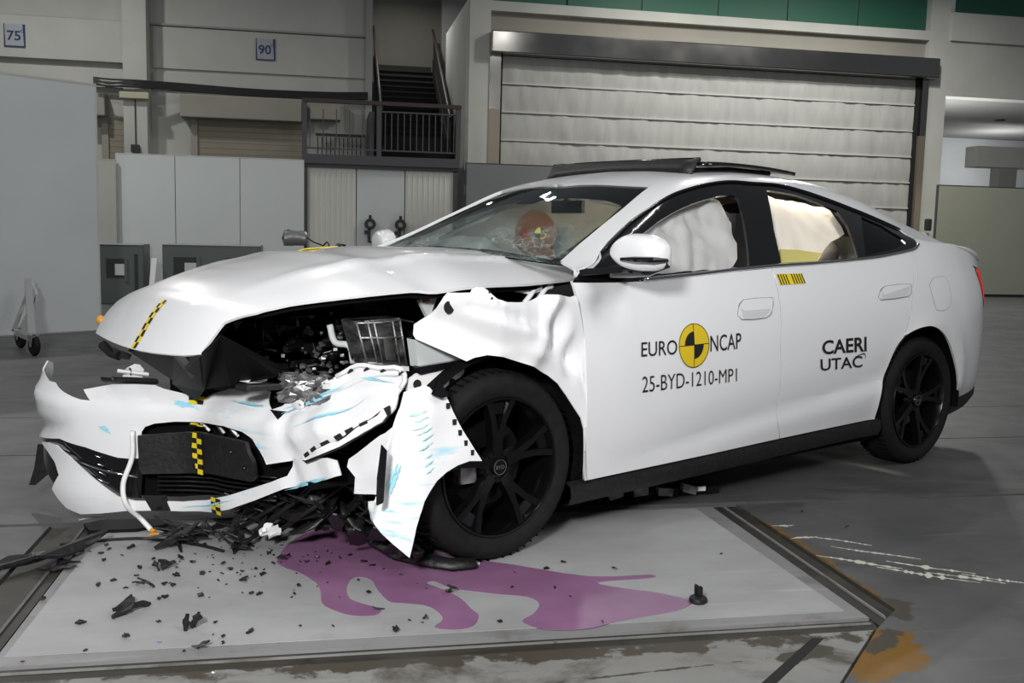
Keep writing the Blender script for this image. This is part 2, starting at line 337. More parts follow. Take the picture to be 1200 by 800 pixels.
def sheet(name, loops, fn, m, parent, step=(.05, .05), th=.006, out=1, off=0, label=None, mirror=False, wob=None):
    """a panel of sheet: flat outline in surface coordinates laid on a surface, with thickness and edges"""
    V, Fc, B = cut_flat(loops if isinstance(loops[0][0], (list, tuple, np.ndarray)) else [loops], step)
    P = fn(V[:, 0], V[:, 1]); e = 1e-3
    N = np.cross(fn(V[:, 0] + e, V[:, 1]) - fn(V[:, 0] - e, V[:, 1]), fn(V[:, 0], V[:, 1] + e) - fn(V[:, 0], V[:, 1] - e))
    N /= np.linalg.norm(N, axis=1)[:, None] + 1e-12
    if isinstance(out, (tuple, list)): out = 1 if np.sum(N @ np.array(out)) > 0 else -1
    N = N * out
    P = P + N * off
    if wob: P = P + N * np.array([wob(a) for a in P])[:, None]
    I = P - N * th
    n = len(P); Bk = sorted(set(i for b in B for i in b)); ix = {b: k for k, b in enumerate(Bk)}
    verts = list(map(tuple, P)) + list(map(tuple, I)) + [tuple(P[b]) for b in Bk] + [tuple(I[b]) for b in Bk]
    fs = [tuple(f) if out > 0 else tuple(f[::-1]) for f in Fc]
    fs += [tuple(i + n for i in f[::-1]) for f in fs[:len(Fc)]]
    for a, b in B:
        q = (2*n+ix[a], 2*n+len(Bk)+ix[a], 2*n+len(Bk)+ix[b], 2*n+ix[b]); fs.append(q if out > 0 else q[::-1])
    if mirror:
        k = len(verts); nf = len(fs); verts += [(x, -y, z) for x, y, z in verts]; fs += [tuple(i + k for i in f[::-1]) for f in fs[:nf]]
    me = bpy.data.meshes.new(name); me.from_pydata(verts, [], fs); me.update()
    o = link(name, me, m, parent, True)
    if label: o['label'] = label
    return o
def text_mesh(body_txt, bold=0.0):
    cu = bpy.data.curves.new('t', 'FONT'); cu.body = body_txt; cu.size = 1; cu.resolution_u = 4; cu.offset = bold
    o = bpy.data.objects.new('t', cu); COL.objects.link(o); bpy.context.view_layer.update()
    me = o.evaluated_get(bpy.context.evaluated_depsgraph_get()).to_mesh()
    v = np.array([a.co[:2] for a in me.vertices]); f = [tuple(p.vertices) for p in me.polygons]
    o.to_mesh_clear(); bpy.data.objects.remove(o); bpy.data.curves.remove(cu)
    v = (v - v.min(0)) / (v.max(0) - v.min(0)); return v, f
def flat_mesh(name, P, f, m, parent):
    me = bpy.data.meshes.new(name); me.from_pydata([tuple(a) for a in P], [], f); me.update(); return link(name, me, m, parent)
def wall_text(name, s, x0, x1, z0, z1, y, m, parent, bold=0.0):
    v, f = text_mesh(s, bold); P = [(x0 + a*(x1-x0), y, z0 + b*(z1-z0)) for a, b in v]; return flat_mesh(name, P, f, m, parent)

# ------------------------------------------------------------------ body surfaces (car coordinates, metres)
XS=[-0.25,-0.5,-0.8,-1.1,-1.5,-1.9,-2.3,-2.7,-3.0,-3.3,-3.6,-3.75]
CY=[[.885,.89,.89,.89,.89,.89,.89,.885,.87,.84,.77,.70],
[.925,.925,.925,.925,.925,.925,.928,.925,.91,.875,.79,.71],
[.93,.932,.935,.935,.935,.935,.938,.937,.92,.88,.79,.705],
[.875,.872,.87,.868,.865,.862,.855,.84,.82,.785,.725,.67],
[.86,.80,.735,.675,.655,.655,.66,.685,.71,.72,.685,.64],
[.80,.73,.665,.61,.60,.595,.60,.61,.62,.62,.60,.58],
[.36,.36,.35,.33,.32,.32,.32,.32,.32,.32,.32,.32],
[0]*12]
CZ=[[.228,.236,.243,.25,.262,.272,.28,.285,.29,.30,.32,.33],
[.40]*12,
[.78,.78,.79,.80,.82,.84,.86,.87,.88,.88,.87,.86],
[1.0,1.0,1.005,1.02,1.042,1.065,1.09,1.125,1.14,1.13,1.09,1.06],
[1.01,1.09,1.215,1.345,1.415,1.41,1.35,1.275,1.20,1.16,1.10,1.075],
[1.02,1.11,1.245,1.38,1.447,1.455,1.418,1.345,1.265,1.20,1.115,1.085],
[1.075,1.18,1.315,1.425,1.487,1.497,1.475,1.41,1.335,1.26,1.15,1.095],
[1.09,1.195,1.33,1.44,1.499,1.507,1.477,1.412,1.347,1.27,1.155,1.10]]
SK=[0,.16,.55,.80,1.14,1.25,1.55,1.90]

def _her(xk, yk, x):
    """cubic Hermite through knots xk; yk is (k,) or (k,n) with one column per x"""
    xk = np.asarray(xk, float); yk = np.asarray(yk, float); x = np.asarray(x, float)
    if xk[0] > xk[-1]:
        xk = xk[::-1]; yk = yk[::-1]
    h = np.diff(xk); hh = h if yk.ndim == 1 else h[:, None]
    d = np.diff(yk, axis=0) / hh
    m = np.empty_like(yk)
    m[1:-1] = (d[:-1] * hh[1:] + d[1:] * hh[:-1]) / (hh[:-1] + hh[1:])
    m[0] = d[0]; m[-1] = d[-1]
    i = np.clip(np.searchsorted(xk, x) - 1, 0, len(h) - 1)
    t = (x - xk[i]) / h[i]
    if yk.ndim == 1:
        a, b, ma, mb = yk[i], yk[i + 1], m[i], m[i + 1]
    else:
        c = np.arange(len(x)); a, b, ma, mb = yk[i, c], yk[i + 1, c], m[i, c], m[i + 1, c]
    t2 = t * t; t3 = t2 * t
    return (2*t3-3*t2+1)*a + (t3-2*t2+t)*h[i]*ma + (3*t2-2*t3)*b + (t3-t2)*h[i]*mb
def _g(v, c, w): return np.exp(-((v - c) / w) ** 2)
def body(x, s):
    """car side, roof, pillars and tail: station x, girth s -> car coordinates"""
    x = np.asarray(x, float); s = np.asarray(s, float)
    Y = np.stack([_her(XS, r, x) for r in CY]); Z = np.stack([_her(XS, r, x) for r in CZ])
    y = _her(SK, Y, s); z = _her(SK, Z, s)
    d = z - (.30 + (-.62 - x) * .115)                 # lower door crease rising to the rear arch
    w = np.where(d > 0, .16, .075)
    c = -.016 * np.clip((-.5 - x) / .6, 0, 1) * np.clip((x + 2.75) / .3, 0, 1) * np.clip(1 - np.abs(d) / w, 0, 1) ** 1.3
    y = y + np.where(s < .8, c, 0)
    # dents behind the crushed fender
    y = y - .018 * _g(x, -.47, .09) * _g(z, .90, .05) + .008 * _g(x, -.40, .05) * _g(z, .95, .04)
    # flared lip over the rear wheel
    r = np.hypot(x + 2.79, z - .345)
    y = y + .014 * _g(r, .405, .05) * (z < .9) * (s < .8)
    return np.stack([x, y, z], -1)
HX = [-.45, -.16, .05, .325, .61, .78, .86, .90, .94, .97, 1.0]
HZ = [1.100, 1.098, 1.098, 1.066, 1.004, .945, .903, .865, .81, .76, .715]
def hood(u, v):
    """bonnet: u along its length, v across (left positive)"""
    u = np.asarray(u, float); v = np.asarray(v, float)
    z = _her(HX, HZ, u)
    drop = np.interp(u, [-.5, .3, .7, .9, 1.0], [.105, .10, .085, .06, .01])
    a = np.abs(v) / .72
    z = z - drop * (.45 * a ** 2 + .55 * np.clip((a - .42) / .58, 0, 2) ** 1.35)
    z = z + .012 * _g(np.abs(v), .43 - .12 * np.clip(u, -.4, .9), .035) * np.clip((.8 - u) / .3, 0, 1)      # power bulge crease
    z = z + .010 * _g(u, .33, .05) * np.clip(1 - a * .6, 0, 1) - .010 * _g(u, .18 + .1 * v, .09)             # buckle across
    nose = np.clip((u + .2) / 1.2, 0, 1) ** 1.5
    x = u + nose * (-.052 * (v / .45) ** 2 - .063 * (v / .45)) - .20 * np.clip((-.05 - u) / .4, 0, 1) * (a ** 2) * 1.0
    return np.stack([x, v, z], -1)
BY = [-1.0, -.93, -.82, -.65, -.45, -.3, -.15, 0, .15, .35, .55, .75, .95]
BX = [.93, 1.01, 1.095, 1.165, 1.165, 1.10, .96, .76, .71, .64, .56, .47, .38]
BZ = [0, .06, .12, .25, .40, .475, .50, .54, .60, .68, .8]
BO = [-.05, -.02, 0, .0, .014, .014, .002, -.06, -.15, -.20, -.22]
def bumper(v, z):
    """torn front bumper skin: v across the car, z up"""
    v = np.asarray(v, float); z = np.asarray(z, float)
    x = _her(BY, BX, v) + _her(BZ, BO, z) * np.interp(v, [-1, -.76, -.52, .2, .5], [0, .04, .85, 1, .4])
    k = np.clip((v - .25) / .2, 0, 1)
    l1 = z - (.475 + .34 * (v - .33)); l2 = z - (.355 + .36 * (v - .38))
    x = x + k * (.030 / (1 + np.exp(-np.clip(-l1 / .006, -40, 40))) - .022 / (1 + np.exp(-np.clip(-(l1 - .055) / .006, -40, 40))) + .016 * np.clip(1 - np.abs(l2 - .05) / .05, 0, 1)
             + .018 * np.clip(1 - np.abs(v - .60 + .4 * (z - .5)) / .07, 0, 1) - .02 * np.clip(1 - np.abs(v - .42 + .3 * (z - .5)) / .06, 0, 1))
    x = x - .03 * _g(z, .335 + .1 * (v + .9), .03) * np.clip((-.3 - v) / .2, 0, 1) + .015 * _g(z, .5, .03) * np.clip((-.2 - v) / .2, 0, 1)
    return np.stack([x, v, z], -1)
def fender(x, z):
    """crumpled left front wing"""
    x = np.asarray(x, float); z = np.asarray(z, float)
    y = .928 - .55 * np.clip(x - .05, 0, 1) ** 1.25
    y = y - 1.1 * np.clip(z - .93, 0, .2) ** 1.15
    d1 = z - (.962 + (x - .22) * .45)
    y = y + .055 * np.clip(1 - np.abs(d1) / .10, 0, 1) * np.clip((x + .2) / .15, 0, 1)
    d3 = z - (.905 + (x - .10) * .30)
    y = y - .030 * np.clip(1 - np.abs(d3) / .035, 0, 1) * np.clip((x + .12) / .1, 0, 1) * np.clip((.22 - x) / .06, 0, 1)
    d2 = (x + .155) + .35 * (z - .85)
    y = y + .022 * np.clip(1 - np.abs(d2) / .05, 0, 1) * np.clip((z - .72) / .1, 0, 1)
    y = y - .042 * _g(x, -.19, .055) * _g(z, .83, .07) - .045 * _g(x, -.285, .035) * _g(z, .72, .06)
    y = y + .020 * _g(x + .5 * (z - .8), -.13, .05) + .012 * _g(x, -.265, .03) * _g(z, .80, .08)
    y = y + .01 * _g(np.hypot(x, z - .345), .41, .03)
    return np.stack([x, y, z], -1)
def flap(x, z):
    """torn bumper end hanging over the front wheel"""
    x = np.asarray(x, float); z = np.asarray(z, float)
    y = .985 - .5 * np.clip(x - .40, 0, 1) - .05 * _g(x + .25 * (z - .4), .47, .03) + .02 * np.sin(7 * z) 
    return np.stack([x, y, z], -1)

# outlines of the panels and parts in surface or car coordinates, floor pieces in hall coordinates
D = {
 'door_front': [(-.33,.708),(-.338,.615),(-.342,.523),(-.343,.413),(-.36,.216)],
 'split': [(-1.507,.622),(-1.493,.422),(-1.528,.231)],
 'belt': [(-.326,.783),(-.537,.781),(-.695,.784),(-.822,.79),(-1.028,.793),(-1.248,.797),(-1.513,.798),(-1.796,.793),(-2.143,.79),(-2.453,.789),(-2.718,.8)],
 'arch_f': [(-2.419,.374),(-2.373,.299),(-2.34,.187)],
 'dlo_top': [(-.545,1.147),(-.767,1.207),(-.915,1.199),(-1.062,1.184),(-1.177,1.175),(-1.308,1.178),(-1.463,1.183),(-1.624,1.161),(-1.818,1.176),(-1.947,1.169),(-2.099,1.167),(-2.262,1.167),(-2.387,1.16),(-2.538,1.15),(-2.673,1.136),(-2.793,1.128),(-2.823,1.05)],
 'front_opening': [(-.698,1.022),(-.776,1.069),(-.891,1.079),(-1.074,1.071),(-1.197,1.073),(-1.348,1.077),(-1.424,1.075),(-1.459,1.057),(-1.437,.982),(-1.403,.896),(-1.367,.817),(-1.035,.812),(-.78,.814),(-.572,.849)],
 'rear_opening': [(-1.699,1.104),(-1.935,1.106),(-2.115,1.094),(-2.246,1.08),(-2.257,.999),(-2.228,.907),(-2.2,.811),(-1.873,.812),(-1.59,.816),(-1.62,.933)],
 'quarter_glass': [(-2.466,1.104),(-2.619,1.069),(-2.701,.933),(-2.711,.87),(-2.564,.831),(-2.272,.816),(-2.344,.937)],
 'sail_pane': [(-.364,.856),(-.538,1.145),(-.504,1.053),(-.407,.843)],
 'handle1': [(-1.216,.623),(-1.259,.665),(-1.432,.661),(-1.46,.652),(-1.441,.594),(-1.395,.566),(-1.23,.574)],
 'handle2': [(-2.283,.612),(-2.34,.643),(-2.568,.638),(-2.574,.616),(-2.536,.582),(-2.288,.578)],
 'fuel': [(-2.769,.605),(-2.784,.631),(-2.843,.651),(-2.922,.651),(-2.97,.645),(-2.984,.587),(-2.973,.532),(-2.904,.502),(-2.825,.504),(-2.793,.519)],
 'txt': [(-.627,.466),(-.827,.458),(-.63,.525),(-.829,.518),(-1.026,.453),(-1.222,.45),(-1.028,.52),(-1.223,.516),(-.639,.323),(-1.206,.322),(-.634,.387),(-1.199,.375),(-1.804,.382),(-2.161,.372),(-1.799,.437),(-2.153,.43),(-1.804,.319),(-2.147,.312),(-1.793,.366),(-2.129,.358),(-.928,.489),(-1.019,.487),(-.936,.581),(-2.065,.357),(-2.141,.365),(-2.162,.344)],
 'stick': [(-1.525,.77),(-1.709,.761),(-1.522,.716),(-1.707,.71)],
 'tail': [(-3.344,.656),(-3.572,.655),(-3.506,.591),(-3.408,.555),(-3.308,.606)],
 'bag_front': [(-.649,.854),(-.767,1.018),(-.913,1.069),(-1.168,1.08),(-1.401,1.072),(-1.434,1.043),(-1.435,.981),(-1.412,.917),(-1.353,.821),(-1.121,.821)],
 'bag_rear': [(-1.778,1.113),(-1.844,1.08),(-2.027,1.097),(-2.202,1.112),(-2.308,1.119),(-2.306,1.043),(-2.322,.959),(-2.148,.901),(-2.048,.856),(-1.963,.811),(-1.685,.814),(-1.649,.879)],
 'bag_yellow': [(-1.699,.868),(-1.838,.861),(-2.01,.841),(-1.947,.808),(-1.672,.815)],
 'hood_lip': [(.981,-.467),(.99,-.203),(.995,.018),(.994,.152),(.989,.315),(.981,.389)],
 'hood_near': [(.906,.409),(.85,.498),(.757,.554),(.552,.664),(.323,.73),(.106,.777),(-.093,.769),(-.217,.746),(-.313,.723)],
 'hood_tape': [(.889,-.015),(.941,.003),(.991,.011)],
 'hood_smear': [(.983,.161),(.987,.194)],
 'b_far_up': [(-.763,.591),(-.702,.546),(-.581,.541),(-.528,.541),(-.358,.517),(-.289,.505),(-.258,.504),(-.296,.522),(-.333,.536),(-.295,.548),(-.261,.559),(-.195,.563),(-.145,.562),(-.116,.551),(-.063,.535),(-.017,.522),(.001,.523),(.008,.538),(.045,.558),(.156,.564),(.252,.569),(.343,.52),(.365,.533),(.387,.567),(.486,.615),(.575,.66),(.642,.704),(.723,.702),(.8,.706),(.804,.64),(.815,.612),(.83,.582),(.829,.563),(.785,.542),(.739,.503),(.679,.47),(.63,.43),(.542,.383),(.452,.353),(.364,.329),(.343,.377),(.304,.414),(.255,.432),(.164,.442),(.029,.436),(-.045,.434),(-.088,.426),(-.108,.413),(-.116,.393),(-.123,.291),(-.155,.289),(-.182,.291),(-.275,.324),(-.386,.344),(-.659,.31),(-.659,.304)],
 'b_fang': [(-.518,.313),(-.458,.319),(-.399,.318),(-.334,.28),(-.277,.23),(-.227,.186),(-.179,.143),(-.137,.129),(-.1,.13),(-.037,.127),(.049,.143),(.176,.184),(.281,.227),(.387,.271),(.448,.301),(.461,.33),(.475,.366),(.559,.38),(.642,.397),(.673,.391),(.689,.343),(.632,.32),(.534,.288),(.442,.255),(.305,.188),(.175,.132),(.054,.097),(-.044,.089),(-.105,.092),(-.165,.089),(-.242,.072),(-.32,.059),(-.378,.074),(-.412,.107),(-.44,.14),(-.395,.201),(-.422,.25),(-.466,.284)],
 'b_slot': [(.538,.38),(.591,.412),(.679,.464),(.764,.52),(.817,.564),(.832,.555),(.822,.532),(.768,.492),(.693,.446),(.626,.409),(.556,.379)],
 'b_lowr': [(.696,.394),(.757,.445),(.813,.501),(.843,.534),(.855,.524),(.859,.47),(.825,.408),(.811,.349),(.793,.282),(.718,.277),(.722,.336),(.693,.367)],
 'b_vent': [(-.659,.304),(-.386,.344),(-.275,.324),(-.182,.291),(-.125,.287),(-.127,.133),(-.157,.135),(-.179,.147),(-.227,.189),(-.277,.234),(-.334,.284),(-.398,.322),(-.53,.311),(-.468,.277),(-.423,.244),(-.395,.201),(-.445,.146),(-.495,.17),(-.596,.218)],
 'b_grille': [(-.09,.423),(-.045,.43),(.029,.432),(.164,.439),(.255,.429),(.304,.411),(.342,.373),(.36,.325),(.382,.304),(.387,.274),(.281,.23),(.176,.187),(.05,.147),(-.037,.13),(-.099,.133),(-.124,.136),(-.123,.281),(-.112,.393)],
 'b_plate': [(-.118,.387),(-.057,.397),(.045,.408),(.256,.41),(.309,.405),(.333,.353),(.335,.281),(.312,.264),(.217,.264),(.139,.264),(-.027,.243),(-.118,.238),(-.124,.264)],
 'sm1': [(.385,.518),(.452,.56),(.592,.623),(.649,.66)],
 'sm2': [(.39,.507),(.499,.56),(.618,.61)],
 'sm3': [(.661,.667),(.721,.667),(.786,.646)],
 'sm4': [(-.066,.515),(-.025,.501),(.034,.484)],
 'sm5': [(-.067,.503),(-.031,.492),(.011,.488)],
 'sm6': [(-.224,.414),(-.203,.399),(-.183,.384)],
 'sm7': [(-.04,.11),(.072,.131),(.24,.189)],
 'sm8': [(.442,.255),(.555,.298),(.681,.351)],
 'sm9': [(.493,.482),(.602,.53),(.673,.558),(.712,.611)],
 'sm10': [(.14,.52),(.254,.519),(.337,.522)],
 'fender': [(-.299,.946),(-.27,.941),(-.193,.953),(-.156,.953),(-.112,.941),(-.075,.93),(-.016,.929),(.04,.932),(.075,.943),(.084,.957),(.09,.97),(.1,.98),(.128,.979),(.149,.974),(.163,.964),(.203,.963),(.24,.964),(.252,.949),(.261,.932),(.267,.908),(.277,.89),(.303,.872),(.326,.855),(.328,.821),(.32,.806),(.261,.778),(.2,.749),(.166,.731),(.14,.743),(.097,.751),(.041,.743),(-.031,.721),(-.095,.7),(-.173,.662),(-.221,.629),(-.263,.583),(-.338,.491),(-.355,.444),(-.365,.369),(-.366,.252),(-.365,.359),(-.361,.457),(-.357,.649),(-.351,.754),(-.331,.843),(-.304,.934)],
 'flap': [(.414,.645),(.393,.659),(.369,.672),(.353,.664),(.335,.644),(.289,.629),(.279,.608),(.266,.579),(.251,.55),(.235,.52),(.217,.49),(.198,.46),(.17,.42),(.16,.405),(.212,.411),(.261,.403),(.306,.387),(.344,.364),(.369,.335),(.393,.303),(.408,.265),(.42,.221),(.428,.171),(.436,.122),(.446,.131),(.484,.169),(.503,.196),(.52,.23),(.554,.287),(.554,.309),(.52,.305),(.491,.346),(.505,.422),(.481,.487),(.453,.546),(.427,.596)],
 'tapes': [(.021,.396),(.093,.412),(.009,.239),(.071,.252),(.07,.151),(.142,.168),(.055,.1),(.137,.125),(-.048,.541),(-.004,.523),(.009,.494)],
 'latch': [(.998,-.03,.712),(.899,.18,.72),(.891,.4,.738),(.846,.45,.801),(.614,.42,.676),(.64,.42,.648),(.751,.3,.611),(.775,.12,.575),(.763,.02,.525),(.837,-.02,.59),(.917,-.04,.653)],
 'latch_strip': [(.906,.2,.723),(.887,.28,.719),(.821,.22,.651),(.823,.16,.625)],
 'lampbox': [(.463,.66,.858),(.278,.66,.864),(.248,.66,.688),(.419,.66,.708)],
 'rail_face': [(.307,.8,.804),(.134,.8,.73),(.307,.8,.766)],
 'rail_strip': [(.295,.8,.71),(.101,.8,.725),(.101,.8,.707),(.295,.8,.684)],
 'rail_grey': [(.304,.79,.8),(.113,.79,.731),(.09,.79,.714),(.289,.79,.706)],
 'rail_panel': [(.292,.8,.687),(.101,.8,.704),(.104,.8,.677),(.175,.8,.595),(.259,.8,.587),(.335,.8,.629),(.335,.8,.664)],
 'tab1': [(.93,-.35,.563),(.91,-.35,.606),(.877,-.35,.62),(.861,-.35,.599),(.868,-.35,.562)],
 'bar1': [(1.011,-.3,.592),(.834,-.3,.573),(.828,-.3,.549),(1.008,-.3,.569)],
 'tab2': [(.713,.3,.629),(.669,.3,.638),(.656,.3,.655),(.624,.3,.65),(.627,.3,.626),(.666,.3,.619)],
 'bar2': [(.738,.33,.626),(.612,.33,.622),(.612,.33,.598),(.739,.33,.599)],
 'bracket': [(.19,.62,.919),(.129,.62,.96),(.092,.62,.954),(.129,.62,.917),(.153,.62,.856)],
 'hinge': [(-.211,.66,.958),(-.24,.66,.941),(-.328,.66,.956),(-.262,.66,.905),(-.296,.66,.904),(-.367,.66,.955),(-.405,.66,.968),(-.379,.66,.975)],
 'latch_l': [(.982,-.35,.7),(.902,-.35,.663),(.913,-.35,.643),(.957,-.35,.652)],
 'lowpipe': [(.836,.2,-.011),(.513,.2,.062),(.4,.2,.161)],
 'sensor': [(.447,.35,.198),(.384,.35,.195),(.359,.35,.152),(.426,.35,.153)],
 'lowblk': [(.693,.45,.184),(.581,.45,.243),(.395,.45,.248),(.288,.45,.119),(.287,.45,.054),(.395,.45,.136),(.463,.45,.02),(.597,.45,.013)],
 'strap': [(.921,-.14,.382),(.926,-.14,.294),(.943,-.14,.214),(.951,-.14,.132),(.945,-.14,.082)],
 'strap_end': [(.912,-.197,.012),(.944,-.038,.012)],
 'lipstrip': [(.429,.526,.16),(.401,.558,.11),(.363,.596,.06),(.334,.711,.03),(.268,.828,.02),(.215,.907,.02),(.128,.935,.02)],
 'flapstrip': [(.54,.97,.503),(.521,.97,.481),(.529,.97,.365),(.532,.97,.316),(.556,.97,.309),(.554,.97,.396)],
 'deflect': [(-1.434,-.52,1.485),(-1.426,-.52,1.544),(-1.264,.46,1.516),(-1.291,.5,1.467)],
 'panelroof': [(-1.278,.5,1.496),(-1.664,.5,1.521),(-2.063,.5,1.495),(-2.03,.5,1.476)],
 'mirror': [(-.37,1.03,1.092),(-.666,1.03,1.103),(-.509,1.03,1.164),(-.515,1.03,1.037),(-.262,1.03,1.017),(-.543,1.03,1.024)],
 'ventflap': [(1.141,-.8,.246),(1.076,-.8,.195),(1.101,-.8,.136),(1.179,-.8,.077),(1.157,-.8,.147)],
 'torntab': [(.358,.975,.644),(.333,.975,.701),(.319,.975,.669),(.295,.975,.636),(.325,.975,.63)],
 'head': [(-.568,.36,1.162),(-.566,.36,1.245),(-.572,.36,1.055),(-.463,.36,1.16),(-.673,.36,1.164),(-.691,.36,1.073)],
 'rest': [(-.871,.36,1.168),(-.816,.36,1.278),(-.927,.36,1.075)],
 'wbag': [(-.548,-.3,1.093),(-.357,-.3,1.11),(-.748,-.3,1.116),(-.957,-.3,1.216)],
 'rightmir': [(-.706,-1,1.115),(-.611,-1,1.077),(-.771,-1,1.134)],
 'hoodsensor': [(-.461,-1.245,1.06)],
 'ball': [(.899,-.75,.775)],
 'fendwhite': [(.181,.86,.604),(.142,.86,.646)],
 'puddle': [(-.152,3.448),(-.099,3.667),(.028,3.782),(.235,3.649),(.436,3.423),(.661,3.283),(.9,3.131),(1.111,3.121),(1.106,3.088),(.913,3.071),(.983,3.005),(1.083,2.953),(1.16,2.875),(1.149,2.832),(1.082,2.791),(.96,2.759),(.855,2.726),(.781,2.697),(.689,2.697),(.626,2.725),(.596,2.781),(.641,2.829),(.677,2.908),(.652,2.971),(.566,3.005),(.501,3.036),(.422,3.077),(.374,3.148),(.344,3.135),(.393,3.066),(.437,2.984),(.457,2.895),(.472,2.838),(.448,2.768),(.404,2.742),(.354,2.749),(.329,2.771),(.357,2.813),(.358,2.866),(.328,2.933),(.272,2.962),(.215,2.984),(.19,3.054),(.177,3.117),(.167,3.182),(.137,3.219),(.1,3.207),(.081,3.121),(.089,3.029),(.127,2.981),(.173,2.939),(.179,2.904),(.152,2.88),(.098,2.887),(.048,2.928),(.004,2.997),(-.001,3.101),(-.015,3.181),(-.069,3.287),(-.134,3.364)],
 'deb': [(-.935,3.481),(-.824,3.45),(-.581,2.978),(-.369,2.841),(-.324,2.705),(-.556,3.203),(-.533,3.379),(-.471,3.312),(-.389,3.31),(-.502,3.228),(-.474,3.216),(-.366,3.111),(-.688,2.934),(-.537,2.803),(-.84,3.144),(-.707,3.246),(-.244,3.226),(-.674,3.615),(-.599,3.396),(-.489,3.48),(-.489,3.105),(.172,2.919),(.207,2.756),(.304,2.827),(.411,3.032),(1.187,2.856),(-.178,3.548),(.521,3.301),(-.62,3.77),(-.885,3.989),(2.036,3.798),(2.116,3.565),(-.443,2.761),(-.352,3.718),(-.278,3.557),(-.405,3.777),(-.498,3.663),(-.103,3.797),(.012,3.899),(1.444,4.096),(1.193,4.052),(1.669,4.102),(-.123,3.444),(-.276,2.543),(-.268,2.532)],
 'wire': [(-.93,3.685),(-.819,3.711),(-.673,3.725),(-.546,3.679),(-.433,3.615),(-.344,3.537)],
 'flatbit': [(-.899,3.911),(-.841,3.961),(-.617,3.947),(-.559,3.883),(-.69,3.821),(-.858,3.819)],
 'crumb': [(-.764,3.655),(-.766,3.569),(-.808,3.593),(-.689,3.541),(-.747,3.614),(-.602,3.321),(-.574,3.481),(-.511,3.437),(-.476,3.469),(-.437,3.437),(-.373,3.475),(-.332,3.406),(-.304,3.35),(-.262,3.32),(-.219,3.34),(-.193,3.286),(-.164,3.386),(-.304,3.202),(-.327,3.302),(-.217,3.106),(-.193,3.096),(-.084,3.089),(-.072,3.157),(-.048,3.389),(-.013,3.43),(.022,3.362),(.064,3.421),(-.02,3.497),(.101,3.445),(.146,3.365),(.174,3.326),(.212,3.286),(.266,3.219),(.122,3.188),(.15,3.066),(.034,2.811),(-.06,2.824),(-.201,2.799),(-.272,2.773),(-.302,2.795),(-.27,2.731),(-.306,2.883),(-.367,2.688),(-.469,2.911),(-.631,2.73),(-.777,2.681),(-.615,3.203),(-.739,3.492),(-.667,3.28),(.26,2.826),(.296,2.801),(.527,2.777),(.757,3.034),(.789,2.953),(.834,2.736),(.654,3.196),(1.008,3.186),(.846,3.278),(-.419,3.623),(-.312,3.611),(-.184,3.498),(-.143,3.591),(.617,3.052),(1.453,3.299),(.77,3.216)],
}
# ================================================================== setting
def slab(name, poly, m, parent, top=0.0, th=.06):
    mb = MB(); mb.prism([(x, y, top) for x, y in poly], (0, 0, -th)); return mb.obj(name, m, parent)
fl = struct(rects('floor', M['gap'], None, (-14, 34, -6, 40, -.30, -.075)))
G = .007
slab('slab', [(-14, -6), (-1.03, -6), (-1.03, 3.95), (-14, 3.95)], M['floor'], fl)
slab('slab', [(-14, 3.985), (34, 3.985), (34, 5.20), (-14, 5.20)], M['floor'], fl)
slab('slab', [(-14, 5.215), (34, 5.215), (34, 6.24), (-14, 6.24)], M['floor'], fl)
slab('slab', [(-14, 6.252), (34, 6.252), (34, 8.0), (-14, 8.0)], M['floor'], fl)
slab('slab', [(-14, 8.008), (34, 8.008), (34, 40), (-14, 40)], M['floor'], fl)
slab('slab', [(1.80, 3.95), (1.80, 2.72), (1.655, 2.585), (-1.02, -.345), (-1.02, -6), (34, -6), (34, 3.95)], M['floor_stained'], fl)
slab('slab', [(-1.02, -.325), (1.635, 2.575), (-1.02, 2.565)], M['worn'], fl)
slab('floor_plate', [(-.855, 2.665), (1.675, 2.665), (1.675, 3.925), (-.855, 3.925)], M['plate_edge'], fl, 0)
slab('plate_face', [(-.835, 2.725), (1.625, 2.725), (1.59, 3.90), (-.81, 3.90)], M['plate'], fl, .002, .01)
# frame channels round the plate, each a strip of its own
slab('channel_strip', [(-1.02, 2.575), (-1.02, 3.94), (-.865, 3.94), (-.865, 2.575)], M['channel'], fl, -.008)
slab('channel_strip', [(-.905, 2.575), (-.905, 3.94), (-.895, 3.94), (-.895, 2.575)], M['floor'], fl, -.001, .02)
slab('channel_strip', [(1.685, 2.60), (1.685, 3.94), (1.79, 3.94), (1.79, 2.71)], M['channel'], fl, -.008)
slab('channel_strip', [(1.73, 2.66), (1.73, 3.94), (1.737, 3.94), (1.737, 2.68)], M['plate_edge'], fl, -.001, .02)
slab('channel_strip', [(-.86, 2.575), (1.66, 2.583), (1.68, 2.655), (-.86, 2.655)], M['channel'], fl, -.006)
slab('channel_strip', [(-.86, 2.622), (1.66, 2.628), (1.66, 2.634), (-.86, 2.629)], M['worn'], fl, -.001, .02)
slab('channel_strip', [(-14, 3.955), (34, 3.955), (34, 3.98), (-14, 3.98)], M['channel'], fl, -.02, .03)
slab('channel_slot', [(1.14, 2.29), (1.17, 2.275), (1.45, 2.535), (1.42, 2.545)], M['gap'], fl, .0015, .01)
